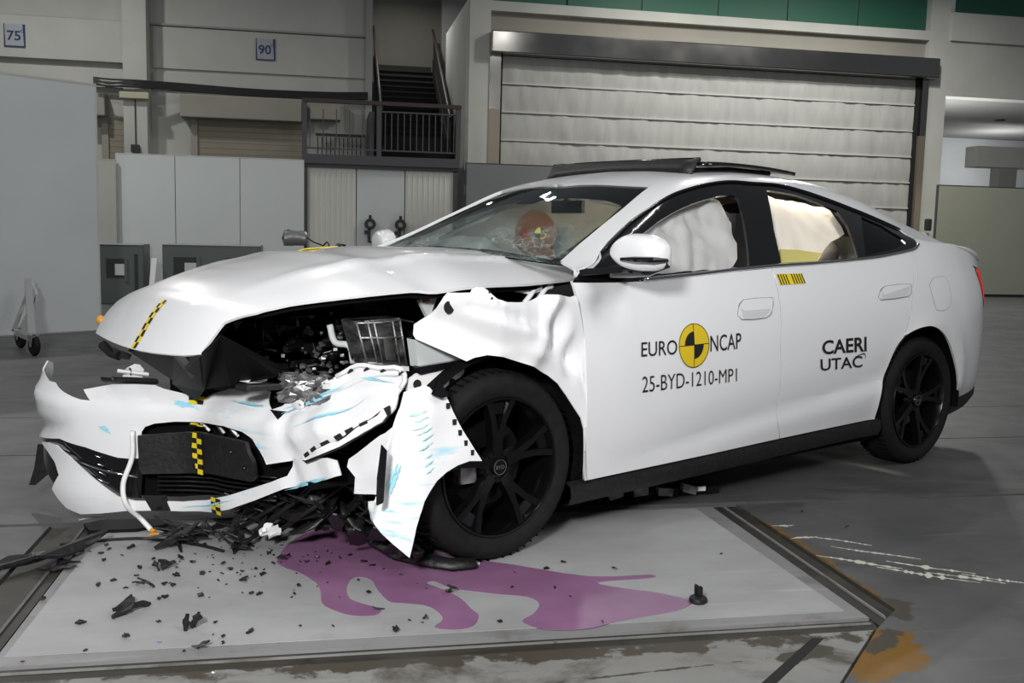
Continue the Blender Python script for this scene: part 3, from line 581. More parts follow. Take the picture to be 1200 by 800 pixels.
# chalky scrape marks lying on the coating
def scrape(x, y, l, w, rot, seed):
    r = random.Random(seed); a = []; b = []; n = 34
    for k in range(n+1):
        t = k/n; ww = w*(.05 + 2.0*r.random()**2.2)*math.sin(math.pi*min(.97, max(.03, t)))
        u = (t-.5)*l; v = .004*math.sin(6*t+seed)
        for lst, s in ((a, 1), (b, -1)): lst.append((x + u*math.cos(rot) - (v+s*ww)*math.sin(rot), y + u*math.sin(rot) + (v+s*ww)*math.cos(rot)))
    return slab('scrape_mark', a + b[::-1], M['scuff'], fl, .0011, .002)
for i, (x, y, l, w, r) in enumerate([(1.93, 3.16, .30, .006, -.62), (2.10, 3.00, .34, .009, -.62), (2.16, 3.07, .30, .007, -.60), (2.05, 3.25, .32, .004, -.62), (2.22, 2.96, .26, .006, -.6), (2.0, 3.40, .22, .004, -.62), (1.87, 3.46, .12, .006, .12), (1.86, 3.62, .10, .005, .05), (2.32, 2.93, .22, .006, -.6)]): scrape(x, y, l, w*1.8, r, i)

# ---- back wall on the left with its beams, column and shutters
wb = struct(rects('wall_back', M['wall'], None, (-12, 1.1, 23.0, 23.4, 0, 8)))
struct(rects('trim_1', M['wall'], None, (-12, -4.2, 22.75, 23.0, 4.66, 5.52))); struct(rects('trim_2', M['wall'], None, (-12, -4.2, 22.75, 23.0, 4.13, 4.52)))
struct(rects('trim_3', M['wall'], None, (-3.62, 1.0, 22.94, 23.0, 4.62, 5.50))); struct(rects('trim_4', M['wall'], None, (-3.62, 1.0, 22.94, 23.0, 4.15, 4.53)))
struct(rects('trim_5', M['wall_grey'], None, (-12, 1.10, 22.9, 23.0, 5.52, 5.56)))
struct(rects('trim_6', M['wall'], None, (-4.16, -3.68, 22.45, 23.0, 0, 8)))
struct(rects('trim_7', M['wall_grey'], None, (.95, 1.10, 22.7, 23.4, 2.7, 8)))
def shutter(x0, x1, ztop, label, xb0, xb1, zb0, zb1):
    s = empty('roller_shutter', ((x0+x1)/2, 22.95, 0), 0, label, 'shutter')
    ox = (x0+x1)/2; mb = MB(); mb.rect(xb0-ox, xb1-ox, -.45, .04, zb0, zb1); mb.obj('shutter_box', M['shutter'], s, bevel=.02)
    mb = MB(); mb.rect(x0-.14-ox, x0-ox, -.12, .04, 0, ztop); mb.obj('guide_rail', M['shutter'], s)
    me = None; z = ztop
    while z > 1.9:
        if me is None:
            k = MB(); k.rect(x0-ox, x1-ox, -.06, -.02, -.122, 0); k.rect(x0-ox, x1-ox, -.063, -.06, -.116, -.006); me = k.mesh('slat'); me.materials.append(M['shutter_dark'])
        o = link('slat', me, None, s); o.location.z = z; z -= .125
shutter(-2.70, -.45, 3.55, 'beige roller shutter with a wide box beside the railed platform', -3.02, -.45, 3.55, 4.03)
shutter(-4.55, -4.10, 3.50, 'narrow beige roller shutter between the tall panel and the wall column', -5.4, -4.55, 3.50, 3.97)
def sign(x0, z0, txt, label, y):
    s = empty('bay_sign', (x0, y, z0), 0, label, 'sign')
    mb = MB(); mb.rect(0, .42, -.02, .0, 0, .47); mb.obj('plate', M['sign_white'], s)
    mb = MB(); mb.prism([(0, -.021, .02), (.03, -.021, .02), (.015, -.021, .47), (0, -.021, .47)], (0, -.004, 0)); mb.prism([(.39, -.021, .02), (.42, -.021, .02), (.42, -.021, .47), (.37, -.021, .47)], (0, -.004, 0)); mb.prism([(0, -.021, 0), (.42, -.021, 0), (.42, -.021, .025), (0, -.021, .025)], (0, -.004, 0)); mb.obj('border', M['sign_blue'], s)
    wall_text('number', txt, .06, .33, .13, .33, -.023, M['sign_blue'], s, .02)
    mb = MB(); mb.lathe([(.02, 0), (.032, 0), (.032, -.003), (.02, -.003)], 'y', 12, (.36, -.021, .33), True); mb.obj('degree_mark', M['sign_blue'], s)
sign(-6.56, 4.86, '75', 'square white wall sign with blue digits, left of the wall column', 22.747)
sign(-1.45, 4.90, '90', 'square white wall sign with blue digits, right of the wall column', 22.937)
mb = MB()
for k in range(7):
    z = 4.10 + .022*k; mb.tube(curve_pts([(-4.72, 22.30, z+.02), (-4.4, 22.28, z-.03*(k % 3)), (-3.9, 22.28, z), (-3.0, 22.5, z+.01), (-1.5, 22.55, z-.03), (.0, 22.55, z-.02), (1.0, 22.55, z+.02)], 5), .022, 5)
tag(mb.obj('cable_bundle', M['cable']), 'bundle of dark cables running along the back wall above the shutters', 'cables')
tag(rects('wall_lamp', M['pale_lamp'], None, (-4.22, -3.62, 22.31, 22.45, 3.86, 4.0), bevel=.02), 'pale box light fitting on the wall column under the cables', 'lamp')
mb = MB(); mb.tube([(-3.92, 22.42, 3.88), (-3.92, 22.42, 2.85)], .012, 6); mb.rect(-4.0, -3.84, 22.3, 22.44, 2.74, 2.9); tag(mb.obj('wall_socket', M['cabinet_dark']), 'small dark socket box hanging on its cord on the wall column', 'socket')
tag(rects('wall_box', M['shutter'], None, (-.28, .40, 22.5, 22.95, 3.62, 4.03), bevel=.02), 'beige box on the wall behind the platform railing', 'box')

# ---- railed platform, container under it, stairs beside it
pf = empty('railed_platform', (1.25, 21.0, 0), 0, 'dark grey steel platform with railing above the ribbed cream container', 'platform'); ox, oy = 1.25, 21.0
mb = MB(); mb.rect(-.40-ox, 2.88-ox, 0, 2.0, 2.56, 2.75); mb.obj('deck', M['rail_dark'], pf)
rp = None
for x in (-.36, 1.17, 2.84):
    rects('post', M['rail_dark'], pf, (x-.05-ox, x+.05-ox, 0, .1, 2.75, 3.86))
rects('handrail', M['rail_rust'], pf, (-.40-ox, 2.90-ox, -.02, .08, 3.80, 3.88))
rects('lower_rail', M['rail_dark'], pf, (-.36-ox, 2.84-ox, .02, .06, 2.86, 2.89)); rects('upper_rail', M['rail_dark'], pf, (1.17-ox, 2.84-ox, .02, .06, 3.66, 3.69))
k = MB(); k.rect(-.011, .011, -.011, .011, 0, .82); bar = k.mesh('baluster'); bar.materials.append(M['rail_dark'])
for i in range(12): o = link('baluster', bar, None, pf); o.location = (1.30 + i*.132 - ox, .04, 2.86)
for i in range(5): o = link('baluster', bar, None, pf); o.location = (-.25 + i*.27 - ox, .04, 2.86)
k = MB(); k.rect(-.011, .011, -.011, .011, 0, .5); bar2 = k.mesh('baluster'); bar2.materials.append(M['cabinet_dark'])
for i in range(11): o = link('baluster', bar2, None, pf); o.location = (-.10 + i*.095 - ox, 1.6, 2.75)
rects('inner_rail', M['cabinet_dark'], pf, (-.15-ox, .95-ox, 1.58, 1.62, 3.27, 3.33)); rects('side_frame', M['rail_dark'], pf, (.98-ox, 1.08-ox, .3, 1.7, 2.75, 3.7))
ct = empty('ribbed_container', (1.25, 21.05, 0), 0, 'cream ribbed steel container wall with a dark frame under the platform', 'container')
rects('frame', M['rail_dark'], ct, (-.38-ox, 2.86-ox, .02, .1, 2.48, 2.56), (-.38-ox, -.30-ox, 0.02, .1, 0, 2.5), (2.76-ox, 2.86-ox, .02, .1, 0, 2.5))
for x0, x1, m, rib in ((-.30, .70, 'corrugated', 9), (.72, 1.72, 'panel_grey', 0), (1.74, 2.76, 'corrugated', 9)):
    mb = MB(); mb.rect(x0-ox, x1-ox, .06, .1, 0, 2.48)
    for i in range(rib): c = x0 + (i+.5)*(x1-x0)/rib; mb.prism([(c-.02-ox, .06, 0), (c+.02-ox, .06, 0), (c+.010-ox, .048, 0), (c-.010-ox, .048, 0)], (0, 0, 2.48))
    mb.obj('wall_panel', M[m], ct)
st = empty('steel_stairs', (2.145, 23.1, 0), 0, 'dark steel stairs climbing behind the platform between brown handrails', 'stairs'); sx, sy = 2.0, 22.6
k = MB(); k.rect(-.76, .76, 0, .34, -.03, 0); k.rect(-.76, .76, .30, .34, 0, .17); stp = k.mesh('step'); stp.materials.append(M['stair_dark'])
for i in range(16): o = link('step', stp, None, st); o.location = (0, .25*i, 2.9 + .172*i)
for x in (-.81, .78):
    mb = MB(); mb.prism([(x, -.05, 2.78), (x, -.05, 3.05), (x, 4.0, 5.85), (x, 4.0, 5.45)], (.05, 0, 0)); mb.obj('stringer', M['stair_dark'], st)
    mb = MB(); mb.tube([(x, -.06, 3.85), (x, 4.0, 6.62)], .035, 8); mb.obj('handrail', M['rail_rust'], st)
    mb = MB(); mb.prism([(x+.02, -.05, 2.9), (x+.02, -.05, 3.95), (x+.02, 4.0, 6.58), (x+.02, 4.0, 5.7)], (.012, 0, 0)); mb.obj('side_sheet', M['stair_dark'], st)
struct(rects('wall_stairs', M['stair_brown'], None, (.5, 3.55, 27.6, 27.9, 0, 10))); struct(rects('trim_8', M['wall_grey'], None, (3.18, 3.9, 27.2, 27.6, 0, 10)))
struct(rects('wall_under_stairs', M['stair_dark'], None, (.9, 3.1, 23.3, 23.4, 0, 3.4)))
struct(rects('window_1', M['green_glass'], None, (3.9, 7, 27.3, 27.4, 3, 10)))

# ---- bay wall with the big roller door
struct(rects('wall_side', M['beam'], None, (3.06, 3.17, 21.55, 25.2, 0, 6.17)))
struct(rects('wall_door', M['beam'], None, (3.12, 3.58, 21.5, 21.9, 0, 8), (14.12, 14.64, 21.5, 21.9, 0, 8), (3.58, 14.12, 21.5, 21.9, 5.99, 6.20), (3.58, 14.12, 21.72, 21.9, 5.0, 5.99)))
struct(rects('trim_9', M['shutter'], None, (3.58, 14.12, 21.66, 21.72, 5.5, 5.99)))
d1 = struct(empty('door_1', (9, 21.6, 0)))
rects('header_box', M['steel_smooth'], d1, (3.56-9, 14.28-9, -.35, .05, 5.07, 5.54), bevel=.03)
rects('guide_rail', M['steel_smooth'], d1, (3.57-9, 3.82-9, -.12, .05, 3.9, 5.07)); rects('guide_rail', M['tan_steel'], d1, (3.57-9, 3.82-9, -.12, .05, 0, 3.9))
rects('guide_rail', M['steel_smooth'], d1, (13.98-9, 14.14-9, -.15, .05, 3.75, 5.07)); rects('guide_rail', M['tan_steel'], d1, (13.98-9, 14.14-9, -.15, .05, 0, 3.75)); rects('seal', M['gap'], d1, (13.88-9, 13.98-9, -.05, .05, 0, 5.07), (3.82-9, 3.87-9, -.03, .05, 3.9, 5.07))
for i in range(8):
    zt = 5.06 - .61*i; zb = max(0, zt - .57)
    mb = MB(); nx = 96; vs = []; fs = []
    for kx in range(nx+1):
        for kz in range(7):
            x = 3.87 + (13.88-3.87)*kx/nx; z = zt + (zb-zt)*kz/6
            q = noise.noise(Vector((x*2.6 + .5*z, i*3.1, z*.55)))*.020 + noise.noise(Vector((x*7+2.2*z, i, z*.8)))*.022
            vs.append((x-9, q - .02*math.sin(math.pi*kz/6), z))
    for kx in range(nx):
        for kz in range(6): a = kx*7+kz; fs.append((a, a+1, a+8, a+7))
    mb.add(vs, fs); mb.obj('curtain_section', M['curtain'], d1, True)
    rects('wind_bar', M['curtain_bar'], d1, (3.87-9, 13.88-9, -.035, .01, zb-.03, zb+.003))
for i, (a, b) in enumerate([(3.58, 5.29), (5.33, 7.01), (7.05, 8.83), (8.87, 10.53), (10.57, 12.31), (12.35, 14.12)]): struct(rects('window_%d' % (i+2), M['green_glass'], None, (a, b, 21.7, 21.75, 6.2, 8)))
# ---- open bay on the right
struct(rects('wall_right_beam', M['beam'], None, (14.64, 30, 21.5, 21.9, 4.72, 6.0), (14.64, 30, 21.42, 21.9, 6.0, 6.65)))
struct(rects('window_8', M['green_glass'], None, (14.9, 30, 21.7, 21.75, 6.65, 8)))
cl = struct(rects('ceiling', M['wall_grey'], None, (14.64, 30, 21.9, 30, 4.72, 4.9)))
struct(rects('wall_bay', M['panel_grey'], None, (14.3, 32, 29.6, 29.9, 0, 4.8))); struct(rects('trim_10', M['wall'], None, (18.9, 32, 26.0, 26.6, 3.5, 4.1))); struct(rects('trim_11', M['wall_grey'], None, (19.7, 20.3, 26.1, 26.5, 0, 3.5)))
struct(rects('wall_bay_left', M['wall_grey'], None, (14.3, 14.64, 21.9, 30, 0, 4.72)))
k = MB(); k.lathe([(0, 0), (.11, 0), (.13, -.02), (.13, .01)], 'z', 14); dl = k.mesh('downlight'); dl.materials.append(M['cabinet_dark'])
for x, y in ((16.6, 24.6), (17.2, 26.0), (18.7, 24.9)):
    o = link('downlight', dl); o.location = (x, y, 4.71); tag(o, 'small round unlit downlight in the ceiling of the right bay', 'lamp', 'downlights of the right bay')
cc = empty('security_camera', (16.05, 24.4, 3.74), 0, 'small dark security camera high in the bay above the greenish board', 'camera')
mb = MB(); mb.box((0, 0, 0), (.16, .34, .15)); mb.obj('housing', M['cabinet_dark'], cc, bevel=.02); mb = MB(); mb.tube([(0, .1, .05), (0, .2, .98)], .025, 8); mb.obj('bracket', M['cabinet_dark'], cc)

# ---- loose boards, panels and cabinets standing in the hall
def board(name, x0, x1, y, z1, m, label, cat='board', feet=True, th=.06):
    b = empty(name, ((x0+x1)/2, y, 0), 0, label, cat); h = (x1-x0)/2
    rects('sheet', m, b, (-h, h, 0, th, .06 if feet else 0, z1), bevel=.006)
    rects('edge_trim', M['rail_dark'], b, (-h-.02, -h, -.005, th+.005, 0, z1+.01), (-h, h, -.005, th+.005, z1, z1+.015)) if feet else rects('edge_trim', m, b, (-h, h, -.004, th+.004, z1, z1+.012))
    if feet:
        for x in (-h+.15, 0, h-.15): rects('foot', M['cabinet_dark'], b, (x-.05, x+.05, -.18, .3, 0, .06))
        rects('skirting', M['cabinet_dark'], b, (-h, h, .01, th-.01, 0, .06))
    return b
board('partition_board', 13.74, 18.6, 20.2, 2.52, M['panel_board'], 'greenish grey partition board standing in front of the right bay')
gb = board('partition_board', 2.96, 5.6, 20.5, 2.64, M['panel_dark'], 'dark grey board standing before the left end of the big roller door')
rects('hinge', M['cabinet_dark'], gb, (-1.40, -1.33, -.03, .05, 2.2, 2.5), (-1.40, -1.33, -.03, .05, 1.75, 2.0))
eb = empty('electrical_box', (13.9, 20.9, 0), 0, 'pale electrical box with a dark device on a post beside the big roller door', 'box')
rects('case', M['panel_grey'], eb, (-.14, .16, 0, .2, .9, 1.45), bevel=.02); rects('device', M['cabinet_dark'], eb, (.02, .16, -.08, .05, 1.5, 1.78), bevel=.03); rects('post', M['tan_steel'], eb, (-.04, .04, .08, .16, 0, .9))
for i, (x0, x1) in enumerate([(-3.29, -2.375), (-2.365, -1.345), (-1.335, -.30)]):
    b = board('wall_panel', x0, x1, 17.0, 2.33, M['panel_white'], ['grey white wall panel, left of three in the low row behind the bonnet', 'grey white wall panel, middle of three in the low row behind the bonnet', 'grey white wall panel, right of three in the low row behind the bonnet'][i], 'panel', False, .08)
board('wall_panel', -3.62, -3.27, 16.9, 2.22, M['beam'], 'narrow cream panel between the tall partition and the low panel row', 'panel', False, .05)
def cabinet(x0, x1, y, z1, wins, label):
    c = empty('machine_cabinet', ((x0+x1)/2, y, 0), 0, label, 'cabinet'); h = (x1-x0)/2
    rects('body', M['cabinet'], c, (-h, h, 0, .6, 0, z1), bevel=.012)
    rects('top_edge', M['panel_grey'], c, (-h, h, -.012, .02, z1-.012, z1+.004))
    for wx, wz, w, hh in wins:
        rects('recess', M['cabinet_dark'], c, (wx-h, wx-h+w, -.008, .1, wz, wz+hh)); rects('pane', M['panel_grey'], c, (wx-h+w*.45, wx-h+w*.92, -.014, .02, wz+hh*.12, wz+hh*.72)); rects('sill', M['cabinet'], c, (wx-h+w*.93, wx-h+w*1.08, -.02, .02, wz-.06, wz+hh))
    rects('side_door', M['cabinet_dark'], c, (h-.13, h-.08, -.006, .02, .05, z1-.15)); return c
cabinet(-3.28, -2.63, 15.5, .90, [(.12, .40, .28, .28)], 'grey green machine cabinet half behind the tall partition panel')
cabinet(-2.36, -.92, 15.5, .915, [(.16, .42, .36, .30), (.92, .42, .3, .30)], 'long grey green machine cabinet behind the bonnet')
mb = MB(); mb.prism([(-2.55, 15.3, 0), (-2.48, 15.3, 0), (-2.42, 15.4, .70), (-2.50, 15.4, .70)], (0, .03, 0)); tag(mb.obj('white_post', M['white_plastic']), 'short white post leaning between the two grey green cabinets', 'post')
# tall partition on castors
p0 = Vector((-2.39, 11.4, 0)); p1 = Vector((-3.22, 10.8, 0)); ang = math.atan2((p0-p1).y, (p0-p1).x)
tp = empty('tall_partition', p0, ang, 'tall plain grey partition panel on castors at the left edge', 'panel')
rects('sheet', M['panel_grey'], tp, (-4.5, 0, 0, .05, .02, 2.66)); rects('edge_trim', M['beam'], tp, (-.012, .004, -.004, .054, .02, 2.665), (-4.5, 0, -.004, .054, 2.655, 2.675))
inv = Matrix.Rotation(-ang, 3, 'Z')
def loc(x, y, z): q = inv @ (Vector((x, y, 0)) - p0); return Vector((q.x, q.y, z))
c1 = loc(-2.50, 9.25, .0); c2 = loc(-2.78, 9.85, .0); ap = loc(-2.80, 10.35, .58)
ft = MB(); ft.tube([ap + Vector((0, .1, .02)), c1 + Vector((0, .05, .17))], [.045, .045], 4); ft.obj('brace', M['chrome_matt'], tp)
ft = MB(); ft.prism([ap, c2 + Vector((0, .1, .15)), c1 + Vector((0, .15, .15)), ap + Vector((0, -.1, -.1))], (.02, 0, 0)); ft.tube([ap, c2 + Vector((0, .15, .15))], .03, 4); ft.tube([c2 + Vector((0, .1, .14)), c1 + Vector((0, 0, .14))], .03, 4); ft.obj('foot_frame', M['chrome_matt'], tp)
for c in (c1, c2):
    w = MB(); w.lathe([(.03, -.022), (.085, -.022), (.095, -.01), (.095, .01), (.085, .022), (.03, .022)], 'x', 20, c + Vector((0, 0, .095)), True); wo = w.obj('castor', M['rubber'], tp, sharp=40)
    w = MB(); w.prism([c + Vector((-.034, -.02, .08)), c + Vector((-.034, .02, .08)), c + Vector((-.034, .05, .17)), c + Vector((-.034, -.05, .17))], (.008, 0, 0)); w.rect(c.x-.04, c.x+.04, c.y-.05, c.y+.05, .165, .185); w.obj('castor_fork', M['chrome'], wo)
# lamp on a stand behind the bonnet, two clamps on the container wall
lm = empty('studio_lamp', (-.235, 9.0, 0), 0, 'small metal cylinder lamp on a black stand behind the bonnet', 'lamp')
w = MB(); w.lathe([(0, -.105), (.05, -.105), (.07, -.09), (.07, -.02), (.066, -.015), (.066, .09), (.05, .105), (0, .105)], 'x', 24, (0, 0, 1.09)); w.obj('housing', M['lamp_grey'], lm, sharp=40)
w = MB(); w.tube([(.09, 0, 0), (.09, 0, 1.05)], .012, 8); w.tube([(-.09, 0, 1.02), (-.11, -.01, 1.09), (-.09, -.02, 1.15), (-.05, 0, 1.16)], .008, 6); w.obj('stand', M['cable'], lm)
w = MB(); w.tube(curve_pts([(.1, 0, 1.1), (.16, -.02, 1.06), (.24, -.05, 1.03), (.3, -.2, .98), (.3, -.2, .05)], 5), .007, 6); w.obj('cord', M['cable'], lm)
for x, l in ((.98, 'black clamp hook on the container wall, farther from the windscreen'), (1.62, 'black clamp hook on the container wall, nearer the windscreen')):
    h = empty('clamp_hook', (x, 21.04, 0), 0, l, 'hook')
    w = MB(); w.rect(-.03, .03, -.03, .05, .95, 1.24); w.tube([(0, -.02, .96), (.12, -.03, .95), (.2, -.03, 1.03)], .025, 6); w.obj('arm', M['cable'], h)
    w = MB(); w.lathe([(.05, -.03), (.12, -.03), (.12, .03), (.05, .03)], 'y', 16, (.02, 0, 1.33), True); w.tube([(.02, 0, 1.44), (.02, 0, 1.52)], .03, 6); w.rect(-.1, .02, -.02, .03, 1.12, 1.2); w.obj('ring', M['cable'], h)
# ================================================================== the crashed car (car axes: x forward, y left, z up, origin under the front axle)
car = empty('sedan', (.217, 4.122, 0), math.atan2(-.45718, -.88937), 'white fastback sedan with its front left corner crushed, standing across the pale floor plate', 'car')
WP = M['white_paint']
OUTY = (0, 1, 0)
# --- sides and roof
dlo = curve_pts([(-.344, .817), (-.43, .985)] + D['dlo_top'], 3)
dlo_tip = [(-2.826, .95), (-2.806, .85)]
bshell = dlo + dlo_tip + [D['belt'][-1], (-2.618, .637), (-2.518, .453), (-2.492, .418)]
bshell += curve_pts([(-2.492, .418), (-2.608, .442), (-2.737, .445), (-2.881, .408), (-3.003, .340), (-3.116, .237), (-3.182, .115), (-3.195, 0)], 4)
bshell += [(-3.75, 0), (-3.75, 1.9), (-3.46, 1.9), (-3.40, 1.42), (-3.2, 1.36), (-2.74, 1.37), (-2.66, 1.9), (-.986, 1.9)] + curve_pts([(-1.012, 1.757), (-1.023, 1.589), (-1.045, 1.449), (-1.072, 1.34)], 2) + [(-.866, 1.318), (-.68, 1.306), (-.526, 1.294), (-.371, 1.268), (-.352, 1.05)]
shell = sheet('body_shell', bshell, body, WP, car, (.05, .05), .012, OUTY, mirror=True)
df = D['door_front'] + [(-.353, .216), (-.400, .004)]
fd_poly = df + [(-1.600, .004)] + [(-1.541, .12)] + [D['split'][2], D['split'][1], D['split'][0]] + [(-1.512, .798)] + D['belt'][5::-1][0:6] + [(-.322, .797)]
g = .0028
fdoor = sheet('front_door', [(x - g if i < len(df) else x + g if x < -1.45 else x, s) for i, (x, s) in enumerate(fd_poly)], body, WP, car, (.035, .035), .012, OUTY)
rd_poly = [(-1.512-g, .798), (D['split'][0][0]-g, D['split'][0][1]), (D['split'][1][0]-g, D['split'][1][1]), (D['split'][2][0]-g, D['split'][2][1]), (-1.541-g, .12), (-1.600-g, .004), (-2.355, .004)] + curve_pts([(-2.352, .02)] + D['arch_f'][::-1] + [(-2.482, .414)], 3) + [(-2.510, .453), (-2.610, .637), (-2.714, .803)] + [D['belt'][i] for i in (9, 8, 7)]
rdoor = sheet('rear_door', rd_poly, body, WP, car, (.035, .035), .012, OUTY)
# far side doors as one closed skin on the other flank
far = lambda fn: (lambda a, b: fn(a, b) * np.array([1, -1, 1]))
sheet('right_front_door', fd_poly, far(body), WP, car, (.12, .12), .012, (0, -1, 0)); sheet('right_rear_door', rd_poly, far(body), WP, car, (.12, .12), .012, (0, -1, 0))
# --- window surround, chrome, panes
outer = [(-.344, .80), (-.352, .83), (-.43, .985)] + dlo[6:] + dlo_tip + [D['belt'][i] for i in range(10, 0, -1)]
sheet('window_surround', [outer, D['front_opening'], D['rear_opening'], D['quarter_glass']], body, M['gloss_black'], car, (.05, .05), .012, OUTY, -.004)
sheet('right_window_surround', [outer, D['front_opening'], D['rear_opening'], D['quarter_glass']], far(body), M['gloss_black'], car, (.2, .2), .012, (0, -1, 0), -.004)
sheet('quarter_window', D['quarter_glass'], body, M['tint_glass'], car, (.1, .1), .004, OUTY, -.012); sheet('quarter_backing', D['quarter_glass'], body, M['dark_liner'], car, (.1, .1), .004, OUTY, -.05)
sheet('sail_pane', D['sail_pane'], body, M['panel_grey'], car, (.1, .1), .004, OUTY, .002, 'small pale fixed pane in front of the door mirror')  # opaque pale colour stands in for the reflection on this glass
def along(name, uv, fn, r, m, parent, off=.004, n=6, k=4):
    uv = np.array(curve_pts(uv, k)); P = fn(uv[:, 0], uv[:, 1]); P[:, 1] += off
    mb = MB(); mb.tube([tuple(p) for p in P], r, n); return mb.obj(name, m, parent, True)
along('belt_chrome', [(x, s + .010) for x, s in D['belt'][2:]] + [(-2.80, .85)], body, .0085, M['chrome'], car)
along('window_chrome', [(x, s - .012) for x, s in D['dlo_top'][:-1]], body, .006, M['gloss_black'], car)
# --- windscreen with black border, cracked low on the driver's side
def wscreen(v, w): # v across (-1..1), w 0 base .. 1 header
    v = np.asarray(v, float); w = np.asarray(w, float); a = np.abs(v)
    s = 1.9 - a * (.595 + .045 * (1 - w)); xb = -.255 - .12 * a ** 2; xh = -.990 - .082 * a ** 2.2
    P = body(xb + (xh - xb) * w, s); P[:, 1] *= np.where(v < 0, -1, 1); return P
sheet('windscreen', [(-1, 0), (1, 0), (1, 1), (0, 1), (-1, 1)], wscreen, M['windshield'], car, (.08, .1), .005, (1, 0, .5), -.010)
sheet('windscreen_border', [[(-1, 0), (1, 0), (1, 1), (-1, 1)], [(-.66, .12), (.90, .05), (.925, .5), (.90, .74), (.80, .80), (.14, .80), (.10, .72), (-.10, .72), (-.14, .80), (-.62, .78), (-.70, .70), (-.74, .45)]], wscreen, M['dark_liner'], car, (.08, .1), .003, (1, 0, .5), -.017)
sheet('rear_window', [(-2.66, 1.9), (-2.74, 1.37), (-3.2, 1.36), (-3.40, 1.42), (-3.46, 1.9)], body, M['gloss_black'], car, (.1, .1), .006, OUTY, -.006, mirror=True)
# --- sunroof: raised wind deflector and the pane slid back over the roof
def roofz(x, y): # roof height at plan position
    ss = np.linspace(1.2, 1.9, 40); P = body(np.full(40, x), ss); return float(np.interp(abs(y), P[::-1, 1], P[::-1, 2]))
mb = MB(); a = [(-1.33 + .0, y) for y in np.linspace(-.55, .52, 14)]
pts = [(-1.375 + .03*(1-(y/.55)**2), y) for y in np.linspace(-.53, .50, 14)]
vs = []; 
for x, y in pts: vs += [(x, y, roofz(x, y)-.005), (x-.05, y, 1.528 - .012*y)]
mb.add(vs, [(2*i, 2*i+2, 2*i+3, 2*i+1) for i in range(13)]); o = mb.obj('wind_deflector', M['black_plastic'], car, True); md = o.modifiers.new('solid', 'SOLIDIFY'); md.thickness = .012
mb = MB(); mb.tube([(x-.05, y, 1.530 - .012*y) for x, y in pts], .012, 8); mb.obj('deflector_bar', M['gloss_black'], o, True)
vs = []; fs = []; nx, ny = 10, 14
for i in range(nx+1):
    for j in range(ny+1):
        x = -1.44 - .68*i/nx; y = -.52 + 1.04*j/ny; vs.append((x, y, roofz(x, y) + .040 - .012*(i/nx)))
for i in range(nx):
    for j in range(ny): a = i*(ny+1)+j; fs.append((a, a+1, a+ny+2, a+ny+1))
mb = MB(); mb.add(vs, fs); o = mb.obj('sunroof_pane', M['gloss_black'], car, True); md = o.modifiers.new('solid', 'SOLIDIFY'); md.thickness = .018; md.offset = 0
mb = MB()
for y in (-.45, .45): mb.tube([(x, y, roofz(x, y)+.012) for x in (-1.4, -1.7, -2.0)], .012, 6)
mb.obj('sunroof_rail', M['black_plastic'], o)
# --- handles, fuel flap, tail lamp, sill, lettering
def outline(name, uv, fn, r, m, parent, k=4, off=.001): return along(name, list(uv) + [uv[0], uv[1]], fn, r, m, parent, off, 5, k)
for nm, dr in (('handle1', fdoor), ('handle2', rdoor)):
    h = sheet('door_handle', D[nm], body, WP, dr, (.03, .03), .01, OUTY, .004)
    outline('handle_gap', D[nm], body, .0014, M['handle_gap'], h, 2, .0040)
    q = D[nm]; sheet('handle_shade', [(q[0][0]-.015, q[0][1]+.004), (q[-1][0]-.012, q[-1][1]+.004), (q[-2][0]+.01, q[-2][1]+.006), (q[-3][0]+.008, q[-3][1]+.004), (q[-3][0]+.012, q[-3][1]+.012), (q[0][0]-.04, q[0][1]-.012)], body, M['white_shade'], h, (.05, .05), .004, OUTY, .0052)  # last sheet is a grey stand-in for shade in the handle recess
ff = sheet('fuel_flap', curve_pts(D['fuel'], 3, True), body, WP, car, (.04, .04), .006, OUTY, .0015); outline('flap_gap', curve_pts(D['fuel'], 3, True), body, .0014, M['handle_gap'], ff, 1, .001)
sheet('tail_lamp', [(-3.50, .70), (-3.748, .69), (-3.748, .56), (-3.68, .50), (-3.60, .53)], body, M['tail_red'], car, (.05, .03), .01, OUTY, .006, 'red tail lamp wrapping round the rear corner'); sheet('lamp_bezel', [(-3.46, .715), (-3.748, .705), (-3.748, .54), (-3.66, .475), (-3.57, .515)], body, M['gloss_black'], car, (.05, .03), .008, OUTY, .002)
def strip_loft(name, rows, m, parent, smooth=True, close=False, sharp=None, label=None):
    n = len(rows[0]); mb = MB(); mb.add([p for r in rows for p in r], [(i*n+j, i*n+j+1, (i+1)*n+j+1, (i+1)*n+j) for i in range(len(rows)-1) for j in range(n-1)])
    o = mb.obj(name, m, parent, smooth, sharp=sharp)
    if label: o['label'] = label
    return o
rows = []
for x in np.linspace(-.33, -2.40, 14):
    b = body([x], [0.0])[0]; zt = b[2] + .004; t = (x+.33)/-2.07
    rows.append([(x, b[1]-.03, zt), (x, b[1]+.004, zt-.012), (x, b[1]+.010, zt-.05), (x, b[1]-.005, zt-.085), (x, b[1]-.10, zt-.115 + .02*t), (x, .5, zt-.11)])
strip_loft('side_skirt', rows, M['black_plastic'], car, sharp=50)
strip_loft('right_side_skirt', [[(a, -b, c) for a, b, c in r] for r in rows], M['black_plastic'], car, sharp=50)
rows = []
for x in np.linspace(-3.17, -3.75, 8):
    b = body([x], [0.0])[0]; rows.append([(x, b[1]+.004, b[2]+.02), (x, b[1]+.006, b[2]-.03), (x, b[1]-.03, b[2]-.085), (x, b[1]-.2, b[2]-.09)])
strip_loft('rear_valance', rows, M['black_plastic'], car, sharp=50)
